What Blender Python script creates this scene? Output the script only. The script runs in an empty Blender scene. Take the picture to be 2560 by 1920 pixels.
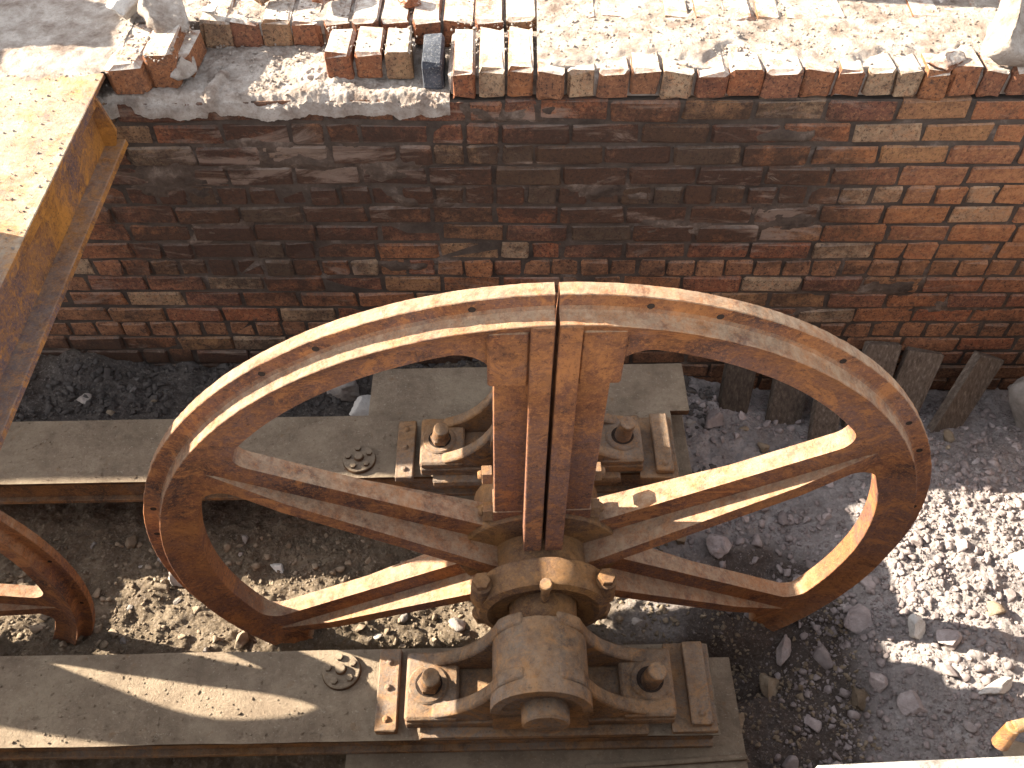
import bpy, bmesh, math, random
import numpy as np
from mathutils import Vector, Matrix
from mathutils.geometry import tessellate_polygon

random.seed(7)
RNG = np.random.default_rng(11)
PI = math.pi
scene = bpy.context.scene
COL = scene.collection

# ------------------------------------------------------------------ camera
CAMZ, PITCH, ROLL = 2.7354, -0.8768316, -0.0185934
fw = Vector((0, math.cos(PITCH), math.sin(PITCH)))
up0 = Vector((0, -math.sin(PITCH), math.cos(PITCH)))
rt0 = Vector((1, 0, 0))
rt = rt0 * math.cos(ROLL) + up0 * math.sin(ROLL)
up = -rt0 * math.sin(ROLL) + up0 * math.cos(ROLL)
cam_data = bpy.data.cameras.new('camera')
cam = bpy.data.objects.new('camera', cam_data)
COL.objects.link(cam)
m3 = Matrix((rt, up, -fw)).transposed()
cam.matrix_world = Matrix.Translation((0, 0, CAMZ)) @ m3.to_4x4()
cam_data.sensor_width = 36
cam_data.lens = 36 * 2301.65 / 2560
cam_data.clip_end = 500
cam_data.clip_start = 0.02
scene.camera = cam

# ------------------------------------------------------------------ light
SX, SY = 1.8, -0.55
to_sun = Vector((-SX, -SY, 1)).normalized()
elev = math.asin(to_sun.z)
az = math.atan2(to_sun.x, to_sun.y)
world = bpy.data.worlds.new('World')
scene.world = world
world.use_nodes = True
nt = world.node_tree
bg = nt.nodes['Background']
sky = nt.nodes.new('ShaderNodeTexSky')
sky.sky_type = 'NISHITA'
sky.sun_disc = False
sky.sun_elevation = elev
sky.sun_rotation = az
hsv = nt.nodes.new('ShaderNodeHueSaturation')
hsv.inputs['Saturation'].default_value = 0.28
nt.links.new(sky.outputs[0], hsv.inputs['Color'])
nt.links.new(hsv.outputs[0], bg.inputs[0])
bg.inputs[1].default_value = 0.11
sd = bpy.data.lights.new('sun', 'SUN')
sd.energy = 5.0
sd.angle = math.radians(0.5)
sd.color = (1.0, 0.91, 0.76)
sun = bpy.data.objects.new('sun', sd)
COL.objects.link(sun)
sun.rotation_euler = (-to_sun).to_track_quat('-Z', 'Y').to_euler()
sun.location = to_sun * 20
vs = scene.view_settings
vs.view_transform = 'Standard'
vs.look = 'None'
vs.gamma = 1
vs.use_curve_mapping = False
vs.exposure = 2.55
scene.cycles.max_bounces = 8
scene.cycles.diffuse_bounces = 5


# ------------------------------------------------------------------ noise (numpy)
def _hash(ix, iy, seed):
    n = (ix.astype(np.int64) * 374761393 + iy.astype(np.int64) * 668265263 + seed * 1442695041) & 0xffffffff
    n = ((n ^ (n >> 13)) * 1274126177) & 0xffffffff
    n = n ^ (n >> 16)
    return (n & 0xffff) / 65535.0


def vnoise(x, y, seed=0):
    x = np.asarray(x, float); y = np.asarray(y, float)
    ix = np.floor(x); iy = np.floor(y)
    fx = x - ix; fy = y - iy
    fx = fx * fx * (3 - 2 * fx); fy = fy * fy * (3 - 2 * fy)
    a = _hash(ix, iy, seed); b = _hash(ix + 1, iy, seed)
    c = _hash(ix, iy + 1, seed); d = _hash(ix + 1, iy + 1, seed)
    return (a * (1 - fx) + b * fx) * (1 - fy) + (c * (1 - fx) + d * fx) * fy


def fbm(x, y, oct=4, seed=0, gain=0.5):
    s = 0; a = 1; t = 0
    for i in range(oct):
        s = s + a * vnoise(np.asarray(x) * 2 ** i, np.asarray(y) * 2 ** i, seed + i * 17)
        t += a; a *= gain
    return s / t - 0.5


# ------------------------------------------------------------------ materials
class N:
    def __init__(self, name):
        self.m = bpy.data.materials.new(name)
        self.m.use_nodes = True
        self.t = self.m.node_tree
        self.b = self.t.nodes['Principled BSDF']
        self.geo = self.t.nodes.new('ShaderNodeNewGeometry')
        self.oi = self.t.nodes.new('ShaderNodeObjectInfo')

    def link(self, a, b):
        self.t.links.new(a, b)

    def noise(self, scale, detail=6, rough=0.6, dist=0.0, vec=None, stretch=None, w=None):
        n = self.t.nodes.new('ShaderNodeTexNoise')
        n.inputs['Scale'].default_value = scale
        n.inputs['Detail'].default_value = detail
        n.inputs['Roughness'].default_value = rough
        n.inputs['Distortion'].default_value = dist
        v = vec or self.geo.outputs['Position']
        if stretch:
            mp = self.t.nodes.new('ShaderNodeMapping')
            mp.inputs['Scale'].default_value = stretch
            self.link(v, mp.inputs[0]); v = mp.outputs[0]
        self.link(v, n.inputs['Vector'])
        return n.outputs['Fac']

    def voro(self, scale, feature='F1', stretch=None):
        n = self.t.nodes.new('ShaderNodeTexVoronoi')
        n.feature = feature
        n.inputs['Scale'].default_value = scale
        self.link(self.geo.outputs['Position'], n.inputs['Vector'])
        return n.outputs

    def ramp(self, fac, stops):
        r = self.t.nodes.new('ShaderNodeValToRGB')
        e = r.color_ramp.elements
        while len(e) < len(stops):
            e.new(0.5)
        for k, (p, c) in enumerate(stops):
            e[k].position = p
            e[k].color = (c, c, c, 1) if isinstance(c, (int, float)) else (*c, 1)
        self.link(fac, r.inputs[0])
        return r.outputs[0]

    def mix(self, fac, a, b, mode='MIX'):
        n = self.t.nodes.new('ShaderNodeMix')
        n.data_type = 'RGBA'; n.blend_type = mode
        for s, v in ((n.inputs[0], fac), (n.inputs[6], a), (n.inputs[7], b)):
            if isinstance(v, (int, float)):
                s.default_value = v
            elif isinstance(v, tuple):
                s.default_value = (*v, 1)
            else:
                self.link(v, s)
        return n.outputs[2]

    def math(self, op, a, b=0.0, clamp=False):
        n = self.t.nodes.new('ShaderNodeMath')
        n.operation = op; n.use_clamp = clamp
        for s, v in zip(n.inputs, (a, b)):
            if isinstance(v, (int, float)):
                s.default_value = v
            else:
                self.link(v, s)
        return n.outputs[0]

    def axis(self, k, normal=False):
        s = self.t.nodes.new('ShaderNodeSeparateXYZ')
        self.link(self.geo.outputs['True Normal' if normal else 'Position'], s.inputs[0])
        return s.outputs[k]

    def blob(self, c, r, power=1.0):
        """soft mask round a place in the world: 1 at the centre, 0 outside the radii"""
        mp = self.t.nodes.new('ShaderNodeMapping')
        mp.vector_type = 'POINT'
        mp.inputs['Location'].default_value = tuple(-a / b for a, b in zip(c, r))
        mp.inputs['Scale'].default_value = tuple(1 / b for b in r)
        self.link(self.geo.outputs['Position'], mp.inputs[0])
        ln = self.t.nodes.new('ShaderNodeVectorMath'); ln.operation = 'LENGTH'
        self.link(mp.outputs[0], ln.inputs[0])
        return self.math('SUBTRACT', 1.0, ln.outputs['Value'], True)

    def finish(self, color, rough=0.9, bump=None, strength=0.5, dist=0.01, spec=0.2, metal=0.0):
        if isinstance(color, tuple):
            self.b.inputs['Base Color'].default_value = (*color, 1)
        else:
            self.link(color, self.b.inputs['Base Color'])
        if isinstance(rough, (int, float)):
            self.b.inputs['Roughness'].default_value = rough
        else:
            self.link(rough, self.b.inputs['Roughness'])
        self.b.inputs['Specular IOR Level'].default_value = spec
        self.b.inputs['Metallic'].default_value = metal
        if bump is not None:
            bn = self.t.nodes.new('ShaderNodeBump')
            bn.inputs['Strength'].default_value = strength
            bn.inputs['Distance'].default_value = dist
            self.link(bump, bn.inputs['Height'])
            self.link(bn.outputs[0], self.b.inputs['Normal'])
        return self.m


def mat_rust(name, pscale=26, base=(0.17, 0.052, 0.026), orange=(0.30, 0.095, 0.028), dark=(0.06, 0.030, 0.024),
             purple=(0.15, 0.075, 0.062), dust=(0.46, 0.34, 0.22), dust_amt=0.75, dust_all=0.0):
    n = N(name)
    a = n.ramp(n.noise(5, 8, 0.65), [(0.38, dark), (0.47, base), (0.57, orange)])
    b = n.ramp(n.noise(2.2, 5, 0.6, 0.6), [(0.40, 0.0), (0.62, 1.0)])
    c = n.mix(b, a, purple)
    c = n.mix(n.ramp(n.noise(28, 6, 0.75, 0.4), [(0.45, 0.0), (0.68, 0.75)]), c, orange)
    c = n.mix(n.ramp(n.noise(60, 5, 0.8), [(0.54, 0.0), (0.72, 0.8)]), c, dark)
    c = n.mix(n.ramp(n.noise(3.5, 8, 0.78, 0.4, stretch=(1, 1, 2.4)), [(0.55, 0.0), (0.66, 0.75)]), c, dark)
    c = n.mix(n.ramp(n.noise(7, 9, 0.8, 1.2), [(0.52, 0.0), (0.60, 0.7)]), c, tuple(min(1, x * 1.45) for x in orange))
    c = n.mix(n.ramp(n.noise(9, 7, 0.75), [(0.60, 0.0), (0.78, 0.4)]), c, (0.25, 0.16, 0.13))
    # dust lies on faces that look up
    c = n.mix(n.ramp(n.noise(110, 6, 0.85), [(0.50, 0.0), (0.64, 0.65)]), c, tuple(min(1, x * 1.5) for x in orange))
    c = n.mix(n.ramp(n.noise(75, 6, 0.85, 0.5), [(0.55, 0.0), (0.66, 0.8)]), c, tuple(x * 0.6 for x in dark))
    up_ = n.ramp(n.axis(2, True), [(0.12, 0.0), (0.62, 1.0)])
    patch = n.ramp(n.noise(pscale, 9, 0.78), [(0.36, 0.15), (0.58, 1.0)])
    d = n.math('MULTIPLY', n.math('MULTIPLY', up_, patch), dust_amt)
    if dust_all:
        d = n.math('MAXIMUM', d, n.math('MULTIPLY', patch, dust_all))
    dcol = n.ramp(n.noise(40, 5, 0.7), [(0.3, tuple(x * 0.75 for x in dust)), (0.7, tuple(min(1, x * 1.2) for x in dust))])
    if pscale < 20:      # rust bleeding through the dust
        dcol = n.mix(n.ramp(n.noise(4.5, 8, 0.75, 0.5), [(0.52, 0.0), (0.63, 0.85)]), dcol, (0.34, 0.20, 0.075))
        dcol = n.mix(n.ramp(n.noise(55, 6, 0.85), [(0.52, 0.0), (0.64, 0.7)]), dcol, (0.17, 0.10, 0.06))
    c = n.mix(d, c, dcol)
    h = n.math('ADD', n.noise(48, 9, 0.8), n.math('MULTIPLY', n.noise(170, 5, 0.8), 0.7))
    return n.finish(c, 0.88, h, 0.9, 0.012, 0.18)


def mat_dusty_steel(name):
    n = N(name)
    c = n.ramp(n.noise(6, 8, 0.7), [(0.3, (0.20, 0.150, 0.105)), (0.55, (0.295, 0.225, 0.160)), (0.75, (0.39, 0.305, 0.22))])
    c = n.mix(n.ramp(n.noise(18, 6, 0.7), [(0.60, 0.0), (0.72, 0.6)]), c, (0.24, 0.13, 0.06))
    c = n.mix(n.ramp(n.noise(110, 3, 0.7), [(0.60, 0.0), (0.70, 0.7)]), c, (0.44, 0.38, 0.29))
    c = n.mix(n.ramp(n.noise(30, 8, 0.8), [(0.45, 0.0), (0.65, 0.5)]), c, (0.15, 0.11, 0.078))
    c = n.mix(n.ramp(n.noise(3, 6, 0.7), [(0.45, 0.0), (0.7, 0.5)]), c, (0.36, 0.29, 0.20))
    side = n.ramp(n.axis(2, True), [(0.2, 1.0), (0.6, 0.0)])
    sidec = n.ramp(n.noise(20, 6, 0.7), [(0.4, (0.07, 0.04, 0.025)), (0.62, (0.17, 0.09, 0.045))])
    c = n.mix(side, c, sidec)
    h = n.math('ADD', n.noise(50, 8, 0.8), n.math('MULTIPLY', n.noise(180, 5, 0.8), 0.6))
    return n.finish(c, 0.95, h, 1.0, 0.016, 0.08)


def mat_brick(name, face=True, pale=False):
    n = N(name)
    r = n.oi.outputs['Random']
    c = n.ramp(r, [(0.0, (0.18, 0.075, 0.048)), (0.2, (0.31, 0.105, 0.048)), (0.4, (0.36, 0.145, 0.06)), (0.6, (0.26, 0.105, 0.060)),
                   (0.78, (0.36, 0.19, 0.085)), (0.92, (0.42, 0.29, 0.18))])
    c = n.mix(n.ramp(n.noise(16, 7, 0.75), [(0.35, 0.0), (0.7, 0.75)]), c, (0.11, 0.055, 0.04))
    c = n.mix(n.ramp(n.noise(60, 6, 0.85), [(0.50, 0.0), (0.62, 0.65)]), c, (0.42, 0.20, 0.10))
    c = n.mix(n.ramp(n.noise(85, 5, 0.85), [(0.53, 0.0), (0.60, 0.85)]), c, (0.045, 0.028, 0.024))
    c = n.mix(n.ramp(n.noise(24, 9, 0.82, 0.6), [(0.52, 0.0), (0.64, 0.8)]), c, (0.075, 0.050, 0.040))
    if face:
        # soot and damp staining, heaviest across the middle of the wall
        soot = n.math('ADD', n.noise(2.1, 7, 0.66, 0.5, stretch=(0.8, 1, 1.5)),
                      n.math('MULTIPLY', n.blob((0.50, 2.67, 0.64), (1.30, 1.0, 0.45)), 0.50))
        soot = n.math('ADD', soot, n.math('MULTIPLY', n.blob((-1.0, 2.67, 0.55), (0.95, 1.0, 0.6)), 0.40))
        soot = n.math('ADD', soot, n.math('MULTIPLY', n.blob((-1.2, 2.67, -0.4), (2.2, 1.0, 0.30)), 0.55))
        soot = n.math('SUBTRACT', soot, n.math('MULTIPLY', n.blob((1.75, 2.67, 0.75), (0.75, 1.0, 0.5)), 0.35))
        c = n.mix(n.ramp(n.math('ADD', soot, n.math('MULTIPLY', n.math('SUBTRACT', n.noise(13, 9, 0.8), 0.5), 0.9)), [(0.44, 0.0), (0.72, 0.86)]), c, (0.050, 0.032, 0.024))
        # lime bloom
        lime = n.math('ADD', n.noise(4.5, 9, 0.72, 0.8, stretch=(0.55, 1, 2.2)),
                      n.math('MULTIPLY', n.blob((-0.85, 2.67, 0.74), (0.75, 1, 0.16)), 0.20))
        lime = n.math('ADD', lime, n.math('MULTIPLY', n.blob((1.0, 2.67, 0.46), (0.22, 1, 0.18)), 0.24))
        lime = n.math('ADD', lime, n.math('MULTIPLY', n.blob((0.05, 2.67, 0.92), (0.3, 1, 0.08)), 0.16))
        c = n.mix(n.ramp(lime, [(0.575, 0.0), (0.68, 0.65)]), c, (0.28, 0.20, 0.155))
        lime2 = n.noise(13, 9, 0.8, 0.8, stretch=(0.6, 1, 1.8))
        c = n.mix(n.ramp(lime2, [(0.61, 0.0), (0.70, 0.6)]), c, (0.30, 0.235, 0.185))
        c = n.mix(n.math('MULTIPLY', n.blob((1.95, 2.67, 0.62), (0.9, 1.0, 0.55)), n.ramp(n.noise(34, 8, 0.88), [(0.42, 0.05), (0.58, 0.85)])), c, (0.50, 0.23, 0.10))
    upf = n.ramp(n.axis(2, True), [(0.35, 0.0), (0.75, 1.0)])
    dn = n.ramp(n.noise(13, 9, 0.78), [(0.34, 0.1), (0.54, 1.0)])
    dc = n.ramp(n.noise(45, 6, 0.75), [(0.34, (0.40, 0.31, 0.24)), (0.60, (0.66, 0.60, 0.53))])
    c = n.mix(n.math('MULTIPLY', n.math('MULTIPLY', upf, dn), 0.12 if face else 0.95), c, dc)
    h = n.math('ADD', n.noise(38, 8, 0.75), n.math('MULTIPLY', n.noise(160, 5, 0.8), 0.6))
    return n.finish(c, 0.93, h, 1.0, 0.014, 0.12)


def mat_simple(name, stops, scale=10, bump=0.6, bd=0.008, rough=0.95, per_object=0.0, grit=None, detail=8, stretch=None, spec=0.12):
    n = N(name)
    c = n.ramp(n.noise(scale, detail, 0.7, 0.2, stretch=stretch), stops)
    if grit:
        c = n.mix(n.ramp(n.noise(120, 4, 0.8), [(0.55, 0.0), (0.68, 0.7)]), c, grit)
    if per_object:
        v = n.math('ADD', n.math('MULTIPLY', n.oi.outputs['Random'], per_object * 2), 1 - per_object)
        hs = n.t.nodes.new('ShaderNodeHueSaturation')
        n.link(v, hs.inputs['Value']); n.link(c, hs.inputs['Color'])
        c = hs.outputs[0]
    h = n.math('ADD', n.noise(45, 8, 0.75, stretch=stretch), n.math('MULTIPLY', n.noise(190, 4, 0.8), 0.5))
    return n.finish(c, rough, h, bump, bd, spec)


def mat_soil():
    n = N('pit_floor')
    brown = n.ramp(n.noise(9, 9, 0.75), [(0.32, (0.085, 0.062, 0.042)), (0.55, (0.17, 0.13, 0.09)), (0.75, (0.28, 0.22, 0.155))])
    grey = n.ramp(n.noise(12, 9, 0.78), [(0.32, (0.17, 0.145, 0.135)), (0.52, (0.29, 0.255, 0.24)), (0.72, (0.44, 0.40, 0.38))])
    f = n.math('ADD', n.axis(0), n.math('MULTIPLY', n.math('SUBTRACT', n.noise(1.6, 5, 0.6), 0.5), 1.6))
    c = n.mix(n.ramp(n.math('ADD', n.math('MULTIPLY', f, 0.5), 0.5), [(0.55, 0.0), (0.85, 1.0)]), brown, grey)
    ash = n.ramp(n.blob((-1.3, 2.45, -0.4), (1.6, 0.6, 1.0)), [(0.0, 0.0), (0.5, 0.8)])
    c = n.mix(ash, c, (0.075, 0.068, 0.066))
    damp = n.ramp(n.math('ADD', n.noise(3, 6, 0.65), n.math('MULTIPLY', n.blob((0.86, 1.15, -0.45), (0.50, 0.85, 1.0)), 0.75)), [(0.56, 0.0), (0.78, 0.88)])  # damp soil, with the shade right of the pedestal painted in too
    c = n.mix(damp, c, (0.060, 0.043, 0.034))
    c = n.mix(n.ramp(n.noise(90, 5, 0.8), [(0.54, 0.0), (0.68, 0.5)]), c, (0.42, 0.36, 0.31))
    h = n.math('ADD', n.noise(60, 9, 0.8), n.math('MULTIPLY', n.voro(70)['Distance'], 0.5))
    return n.finish(c, 0.98, h, 1.0, 0.014, 0.05)


M_WHEEL = mat_rust('wheel_rust', base=(0.175, 0.064, 0.031), orange=(0.32, 0.125, 0.042), purple=(0.17, 0.088, 0.068), dust=(0.42, 0.30, 0.195), dust_amt=0.75)
M_HUB = mat_rust('hub_rust', base=(0.14, 0.07, 0.035), orange=(0.25, 0.12, 0.04), purple=(0.14, 0.095, 0.075), dust=(0.32, 0.20, 0.11), dust_amt=0.35)
M_IRON = mat_rust('bearing_iron', base=(0.13, 0.070, 0.038), orange=(0.25, 0.12, 0.042), purple=(0.20, 0.165, 0.145), dark=(0.055, 0.035, 0.027), dust=(0.34, 0.26, 0.18), dust_amt=0.38, dust_all=0.05)
M_GIRDER = mat_rust('girder_rust', 5.5, base=(0.19, 0.075, 0.028), orange=(0.36, 0.15, 0.03), purple=(0.15, 0.10, 0.10), dark=(0.08, 0.05, 0.045), dust=(0.38, 0.31, 0.23), dust_amt=0.92)
M_GIRDERF = mat_rust('girder_side_rust', base=(0.17, 0.070, 0.028), orange=(0.36, 0.15, 0.03), purple=(0.13, 0.085, 0.085), dark=(0.06, 0.04, 0.036), dust=(0.24, 0.19, 0.16), dust_amt=0.55)
M_STEEL = mat_dusty_steel('dusty_steel')
M_BRICK = mat_brick('brick')
M_BRICKT = mat_brick('brick_top', face=False)
M_MORTAR = mat_simple('mortar', [(0.35, (0.050, 0.037, 0.030)), (0.60, (0.10, 0.075, 0.060)), (0.74, (0.24, 0.19, 0.16))], 6, 1.0, 0.014)
M_HOLE_SHADE = mat_simple('hole_shade', [(0.35, (0.02, 0.013, 0.01)), (0.7, (0.045, 0.03, 0.022))], 20, 0.5, 0.004)  # dark colour standing for the shade inside holes
M_CRUST = mat_simple('mortar_crust', [(0.34, (0.21, 0.150, 0.115)), (0.47, (0.36, 0.295, 0.245)), (0.62, (0.52, 0.45, 0.39))], 11, 1.0, 0.022, grit=(0.24, 0.18, 0.14))
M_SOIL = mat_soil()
M_ROCK = mat_simple('rock', [(0.3, (0.17, 0.145, 0.125)), (0.55, (0.30, 0.26, 0.23)), (0.75, (0.42, 0.38, 0.34))], 14, 0.8, 0.01, per_object=0.35)
M_ROCKP = mat_simple('rock_pink', [(0.3, (0.19, 0.15, 0.14)), (0.55, (0.31, 0.26, 0.245)), (0.75, (0.45, 0.40, 0.38))], 14, 0.8, 0.01, per_object=0.3)
M_ROCKB = mat_simple('rock_brown', [(0.3, (0.15, 0.11, 0.075)), (0.55, (0.26, 0.20, 0.14)), (0.75, (0.38, 0.31, 0.23))], 14, 0.8, 0.01, per_object=0.3)
M_ROCKD = mat_simple('rock_dark', [(0.3, (0.05, 0.042, 0.038)), (0.6, (0.10, 0.088, 0.08)), (0.8, (0.19, 0.17, 0.16))], 14, 0.8, 0.01)
M_STONE = mat_simple('pale_stone', [(0.3, (0.36, 0.33, 0.30)), (0.6, (0.50, 0.47, 0.43))], 12, 0.6, 0.006, per_object=0.15, grit=(0.25, 0.2, 0.17))
M_BLACK = mat_simple('black_brick', [(0.35, (0.03, 0.033, 0.04)), (0.7, (0.09, 0.095, 0.11))], 20, 0.9, 0.006, grit=(0.35, 0.33, 0.30))
M_WOOD = mat_simple('old_timber', [(0.3, (0.05, 0.036, 0.028)), (0.55, (0.115, 0.088, 0.068)), (0.75, (0.22, 0.18, 0.145))], 14, 0.8, 0.008, per_object=0.35, stretch=(6, 6, 0.7))
M_CONC = mat_simple('concrete', [(0.3, (0.24, 0.21, 0.18)), (0.6, (0.34, 0.31, 0.27))], 8, 0.7, 0.006, grit=(0.18, 0.15, 0.12))
M_EDGE = mat_simple('pale_edge', [(0.36, (0.20, 0.17, 0.14)), (0.50, (0.36, 0.33, 0.30)), (0.64, (0.52, 0.50, 0.46))], 16, 0.9, 0.012, grit=(0.16, 0.13, 0.11))


# ------------------------------------------------------------------ object helpers
def link_obj(name, me, mat=None, parent=None, loc=(0, 0, 0), rot=(0, 0, 0)):
    if mat is not None and not me.materials:
        me.materials.append(mat)
    o = bpy.data.objects.new(name, me)
    COL.objects.link(o)
    o.location = loc
    o.rotation_euler = rot
    if parent:
        o.parent = parent
    return o


def tag(o, label=None, cat=None, group=None, kind=None):
    if label: o['label'] = label
    if cat: o['category'] = cat
    if group: o['group'] = group
    if kind: o['kind'] = kind
    return o


def thing(name, label, cat, loc=(0, 0, 0), rot=(0, 0, 0), group=None):
    o = bpy.data.objects.new(name, None)
    o.empty_display_size = 0.1
    COL.objects.link(o)
    o.location = loc; o.rotation_euler = rot
    return tag(o, label, cat, group)


def mesh(name, v, f, smooth=False):
    me = bpy.data.meshes.new(name)
    me.from_pydata([tuple(map(float, a)) for a in v], [], [tuple(int(i) for i in a) for a in f])
    me.validate()
    me.update()
    if smooth:
        me.polygons.foreach_set('use_smooth', [True] * len(me.polygons))
    return me


class MB:
    """collects pieces into ONE mesh"""
    def __init__(self):
        self.v = []; self.f = []

    def add(self, v, f):
        b = len(self.v)
        self.v += [tuple(a) for a in v]
        self.f += [tuple(i + b for i in a) for a in f]
        return self

    def box(self, x0, x1, y0, y1, z0, z1, ch=0.004, jit=0.0, M=None):
        v, f = chbox(x1 - x0, y1 - y0, z1 - z0, ch, jit)
        c = np.array([(x0 + x1) / 2, (y0 + y1) / 2, (z0 + z1) / 2])
        v = v + c
        if M is not None:
            v = np.array([M @ Vector(a) for a in v])
        return self.add(v, f)

    def cyl(self, p0, p1, r0, r1=None, n=20, ch=0.003):
        r1 = r0 if r1 is None else r1
        p0 = Vector(p0); p1 = Vector(p1)
        d = (p1 - p0); L = d.length; d.normalize()
        q = d.to_track_quat('Z', 'Y')
        rings = [(0, r0 - ch), (ch, r0), (L - ch, r1), (L, r1 - ch)]
        v = []; f = []
        for h, r in rings:
            for k in range(n):
                a = 2 * PI * k / n
                v.append(p0 + q @ Vector((r * math.cos(a), r * math.sin(a), h)))
        for i in range(3):
            for k in range(n):
                f.append((i * n + k, i * n + (k + 1) % n, (i + 1) * n + (k + 1) % n, (i + 1) * n + k))
        f.append(tuple(range(n - 1, -1, -1)))
        f.append(tuple(range(3 * n, 4 * n)))
        return self.add(v, f)

    def lathe(self, prof, a0, a1, n, M=None, closed=False):
        """prof: closed list of (r, y); angle from +Z towards +X round the Y axis"""
        v = []; f = []; P = len(prof)
        cnt = n if closed else n + 1
        for k in range(cnt):
            a = a0 + (a1 - a0) * k / n
            for r, y in prof:
                v.append((r * math.sin(a), y, r * math.cos(a)))
        for k in range(n):
            k2 = (k + 1) % cnt
            for j in range(P):
                j2 = (j + 1) % P
                f.append((k * P + j, k * P + j2, k2 * P + j2, k2 * P + j))
        if not closed:
            f.append(tuple(range(P)))
            f.append(tuple(reversed(range(n * P, n * P + P))))
        if M is not None:
            v = [M @ Vector(a) for a in v]
        return self.add(v, f)

    def prism_xz(self, pts, y0, y1, M=None):
        """polygon in the xz plane extruded along y"""
        n = len(pts)
        v = [(x, y0, z) for x, z in pts] + [(x, y1, z) for x, z in pts]
        tris = tessellate_polygon([[Vector((x, z, 0)) for x, z in pts]])
        f = [tuple(t) for t in tris] + [tuple(reversed([i + n for i in t])) for t in tris]
        f += [(i, i + n, (i + 1) % n + n, (i + 1) % n) for i in range(n)]
        if M is not None:
            v = [M @ Vector(a) for a in v]
        return self.add(v, f)

    def build(self, name, mat, parent=None, smooth=False, bevel=0, kind=None, label=None):
        me = mesh(name, self.v, self.f)
        bm = bmesh.new(); bm.from_mesh(me)
        bmesh.ops.recalc_face_normals(bm, faces=bm.faces)
        if smooth:
            for f in bm.faces: f.smooth = True
            for e in bm.edges:
                if len(e.link_faces) == 2 and e.calc_face_angle(0) > math.radians(38):
                    e.smooth = False
        bm.to_mesh(me); bm.free()
        o = link_obj(name, me, mat, parent)
        if bevel:
            b = o.modifiers.new('bevel', 'BEVEL'); b.width = bevel; b.segments = 2; b.limit_method = 'ANGLE'
        if kind: o['kind'] = kind
        if label: o['label'] = label
        return o


_cb = None


def chbox(w, d, h, ch, jit=0.0, rng=RNG):
    """box with chamfered edges: 24 vertices, 44 triangles"""
    v = []; idx = {}
    for sx in (-1, 1):
        for sy in (-1, 1):
            for sz in (-1, 1):
                for ax in range(3):
                    p = np.array([sx * (w / 2 - ch), sy * (d / 2 - ch), sz * (h / 2 - ch)])
                    p[ax] = (sx, sy, sz)[ax] * (w, d, h)[ax] / 2
                    idx[(sx, sy, sz, ax)] = len(v); v.append(p)
    f = []
    o = [(-1, -1), (1, -1), (1, 1), (-1, 1)]
    for ax in range(3):
        oth = [k for k in range(3) if k != ax]
        for s in (-1, 1):
            q = []
            for a, b in o:
                k = [0, 0, 0]; k[ax] = s; k[oth[0]] = a; k[oth[1]] = b
                q.append(idx[(*k, ax)])
            f.append(tuple(q))
    for ax in range(3):  # edges parallel to ax
        oth = [k for k in range(3) if k != ax]
        for a in (-1, 1):
            for b in (-1, 1):
                q = []
                for s, fa in ((-1, oth[0]), (1, oth[0]), (1, oth[1]), (-1, oth[1])):
                    k = [0, 0, 0]; k[ax] = s; k[oth[0]] = a; k[oth[1]] = b
                    q.append(idx[(*k, fa)])
                f.append(tuple(q))
    for sx in (-1, 1):
        for sy in (-1, 1):
            for sz in (-1, 1):
                f.append(tuple(idx[(sx, sy, sz, ax)] for ax in range(3)))
    v = np.array(v)
    if jit:
        v = v + rng.normal(0, jit, v.shape)
    return v, f


def box_mesh(name, w, d, h, ch=0.004, jit=0.0, seed=0):
    v, f = chbox(w, d, h, ch, jit, np.random.default_rng(seed))
    me = mesh(name, v, f)
    bm = bmesh.new(); bm.from_mesh(me); bmesh.ops.recalc_face_normals(bm, faces=bm.faces); bm.to_mesh(me); bm.free()
    return me


def ico(sub):
    bm = bmesh.new(); bmesh.ops.create_icosphere(bm, subdivisions=sub, radius=1)
    v = np.array([x.co[:] for x in bm.verts]); f = np.array([[q.index for q in p.verts] for p in bm.faces])
    bm.free(); return v, f


ICO = {k: ico(k) for k in (1, 2, 3, 4)}


def rock_shape(seed, sub=2, rough=0.28, cuts=7, flat=0.75):
    cuts = cuts + 5
    """an angular lump: sphere cut by random planes, then roughened"""
    r = np.random.default_rng(seed)
    v, f = ICO[sub]; v = v.copy()
    for k in range(cuts):
        n = r.normal(size=3); n /= np.linalg.norm(n)
        d = r.uniform(0.34, 0.70)
        s = v @ n
        over = s > d
        v[over] -= np.outer(s[over] - d, n)
    v += r.normal(0, 0.012 if sub > 2 else 0.03, v.shape)
    if sub > 2:
        q = fbm(v[:, 0] * 3 + seed, v[:, 1] * 3 + v[:, 2] * 2, 3, seed % 97)
        v *= (1 + 0.22 * q)[:, None]
    v *= np.array([r.uniform(0.8, 1.25), r.uniform(0.7, 1.1), flat * r.uniform(0.75, 1.1)])
    return v, f


def raw_mesh(name, V, F, mat, smooth=False):
    V = np.asarray(V, np.float32); F = np.asarray(F, np.int32)
    me = bpy.data.meshes.new(name)
    me.vertices.add(len(V)); me.vertices.foreach_set('co', V.ravel())
    k = F.shape[1]
    me.loops.add(F.size); me.loops.foreach_set('vertex_index', F.ravel())
    me.polygons.add(len(F)); me.polygons.foreach_set('loop_start', np.arange(0, F.size, k, dtype=np.int32))
    me.update(calc_edges=True)
    if smooth:
        me.polygons.foreach_set('use_smooth', np.ones(len(F), bool))
    me.materials.append(mat)
    return me


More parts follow.
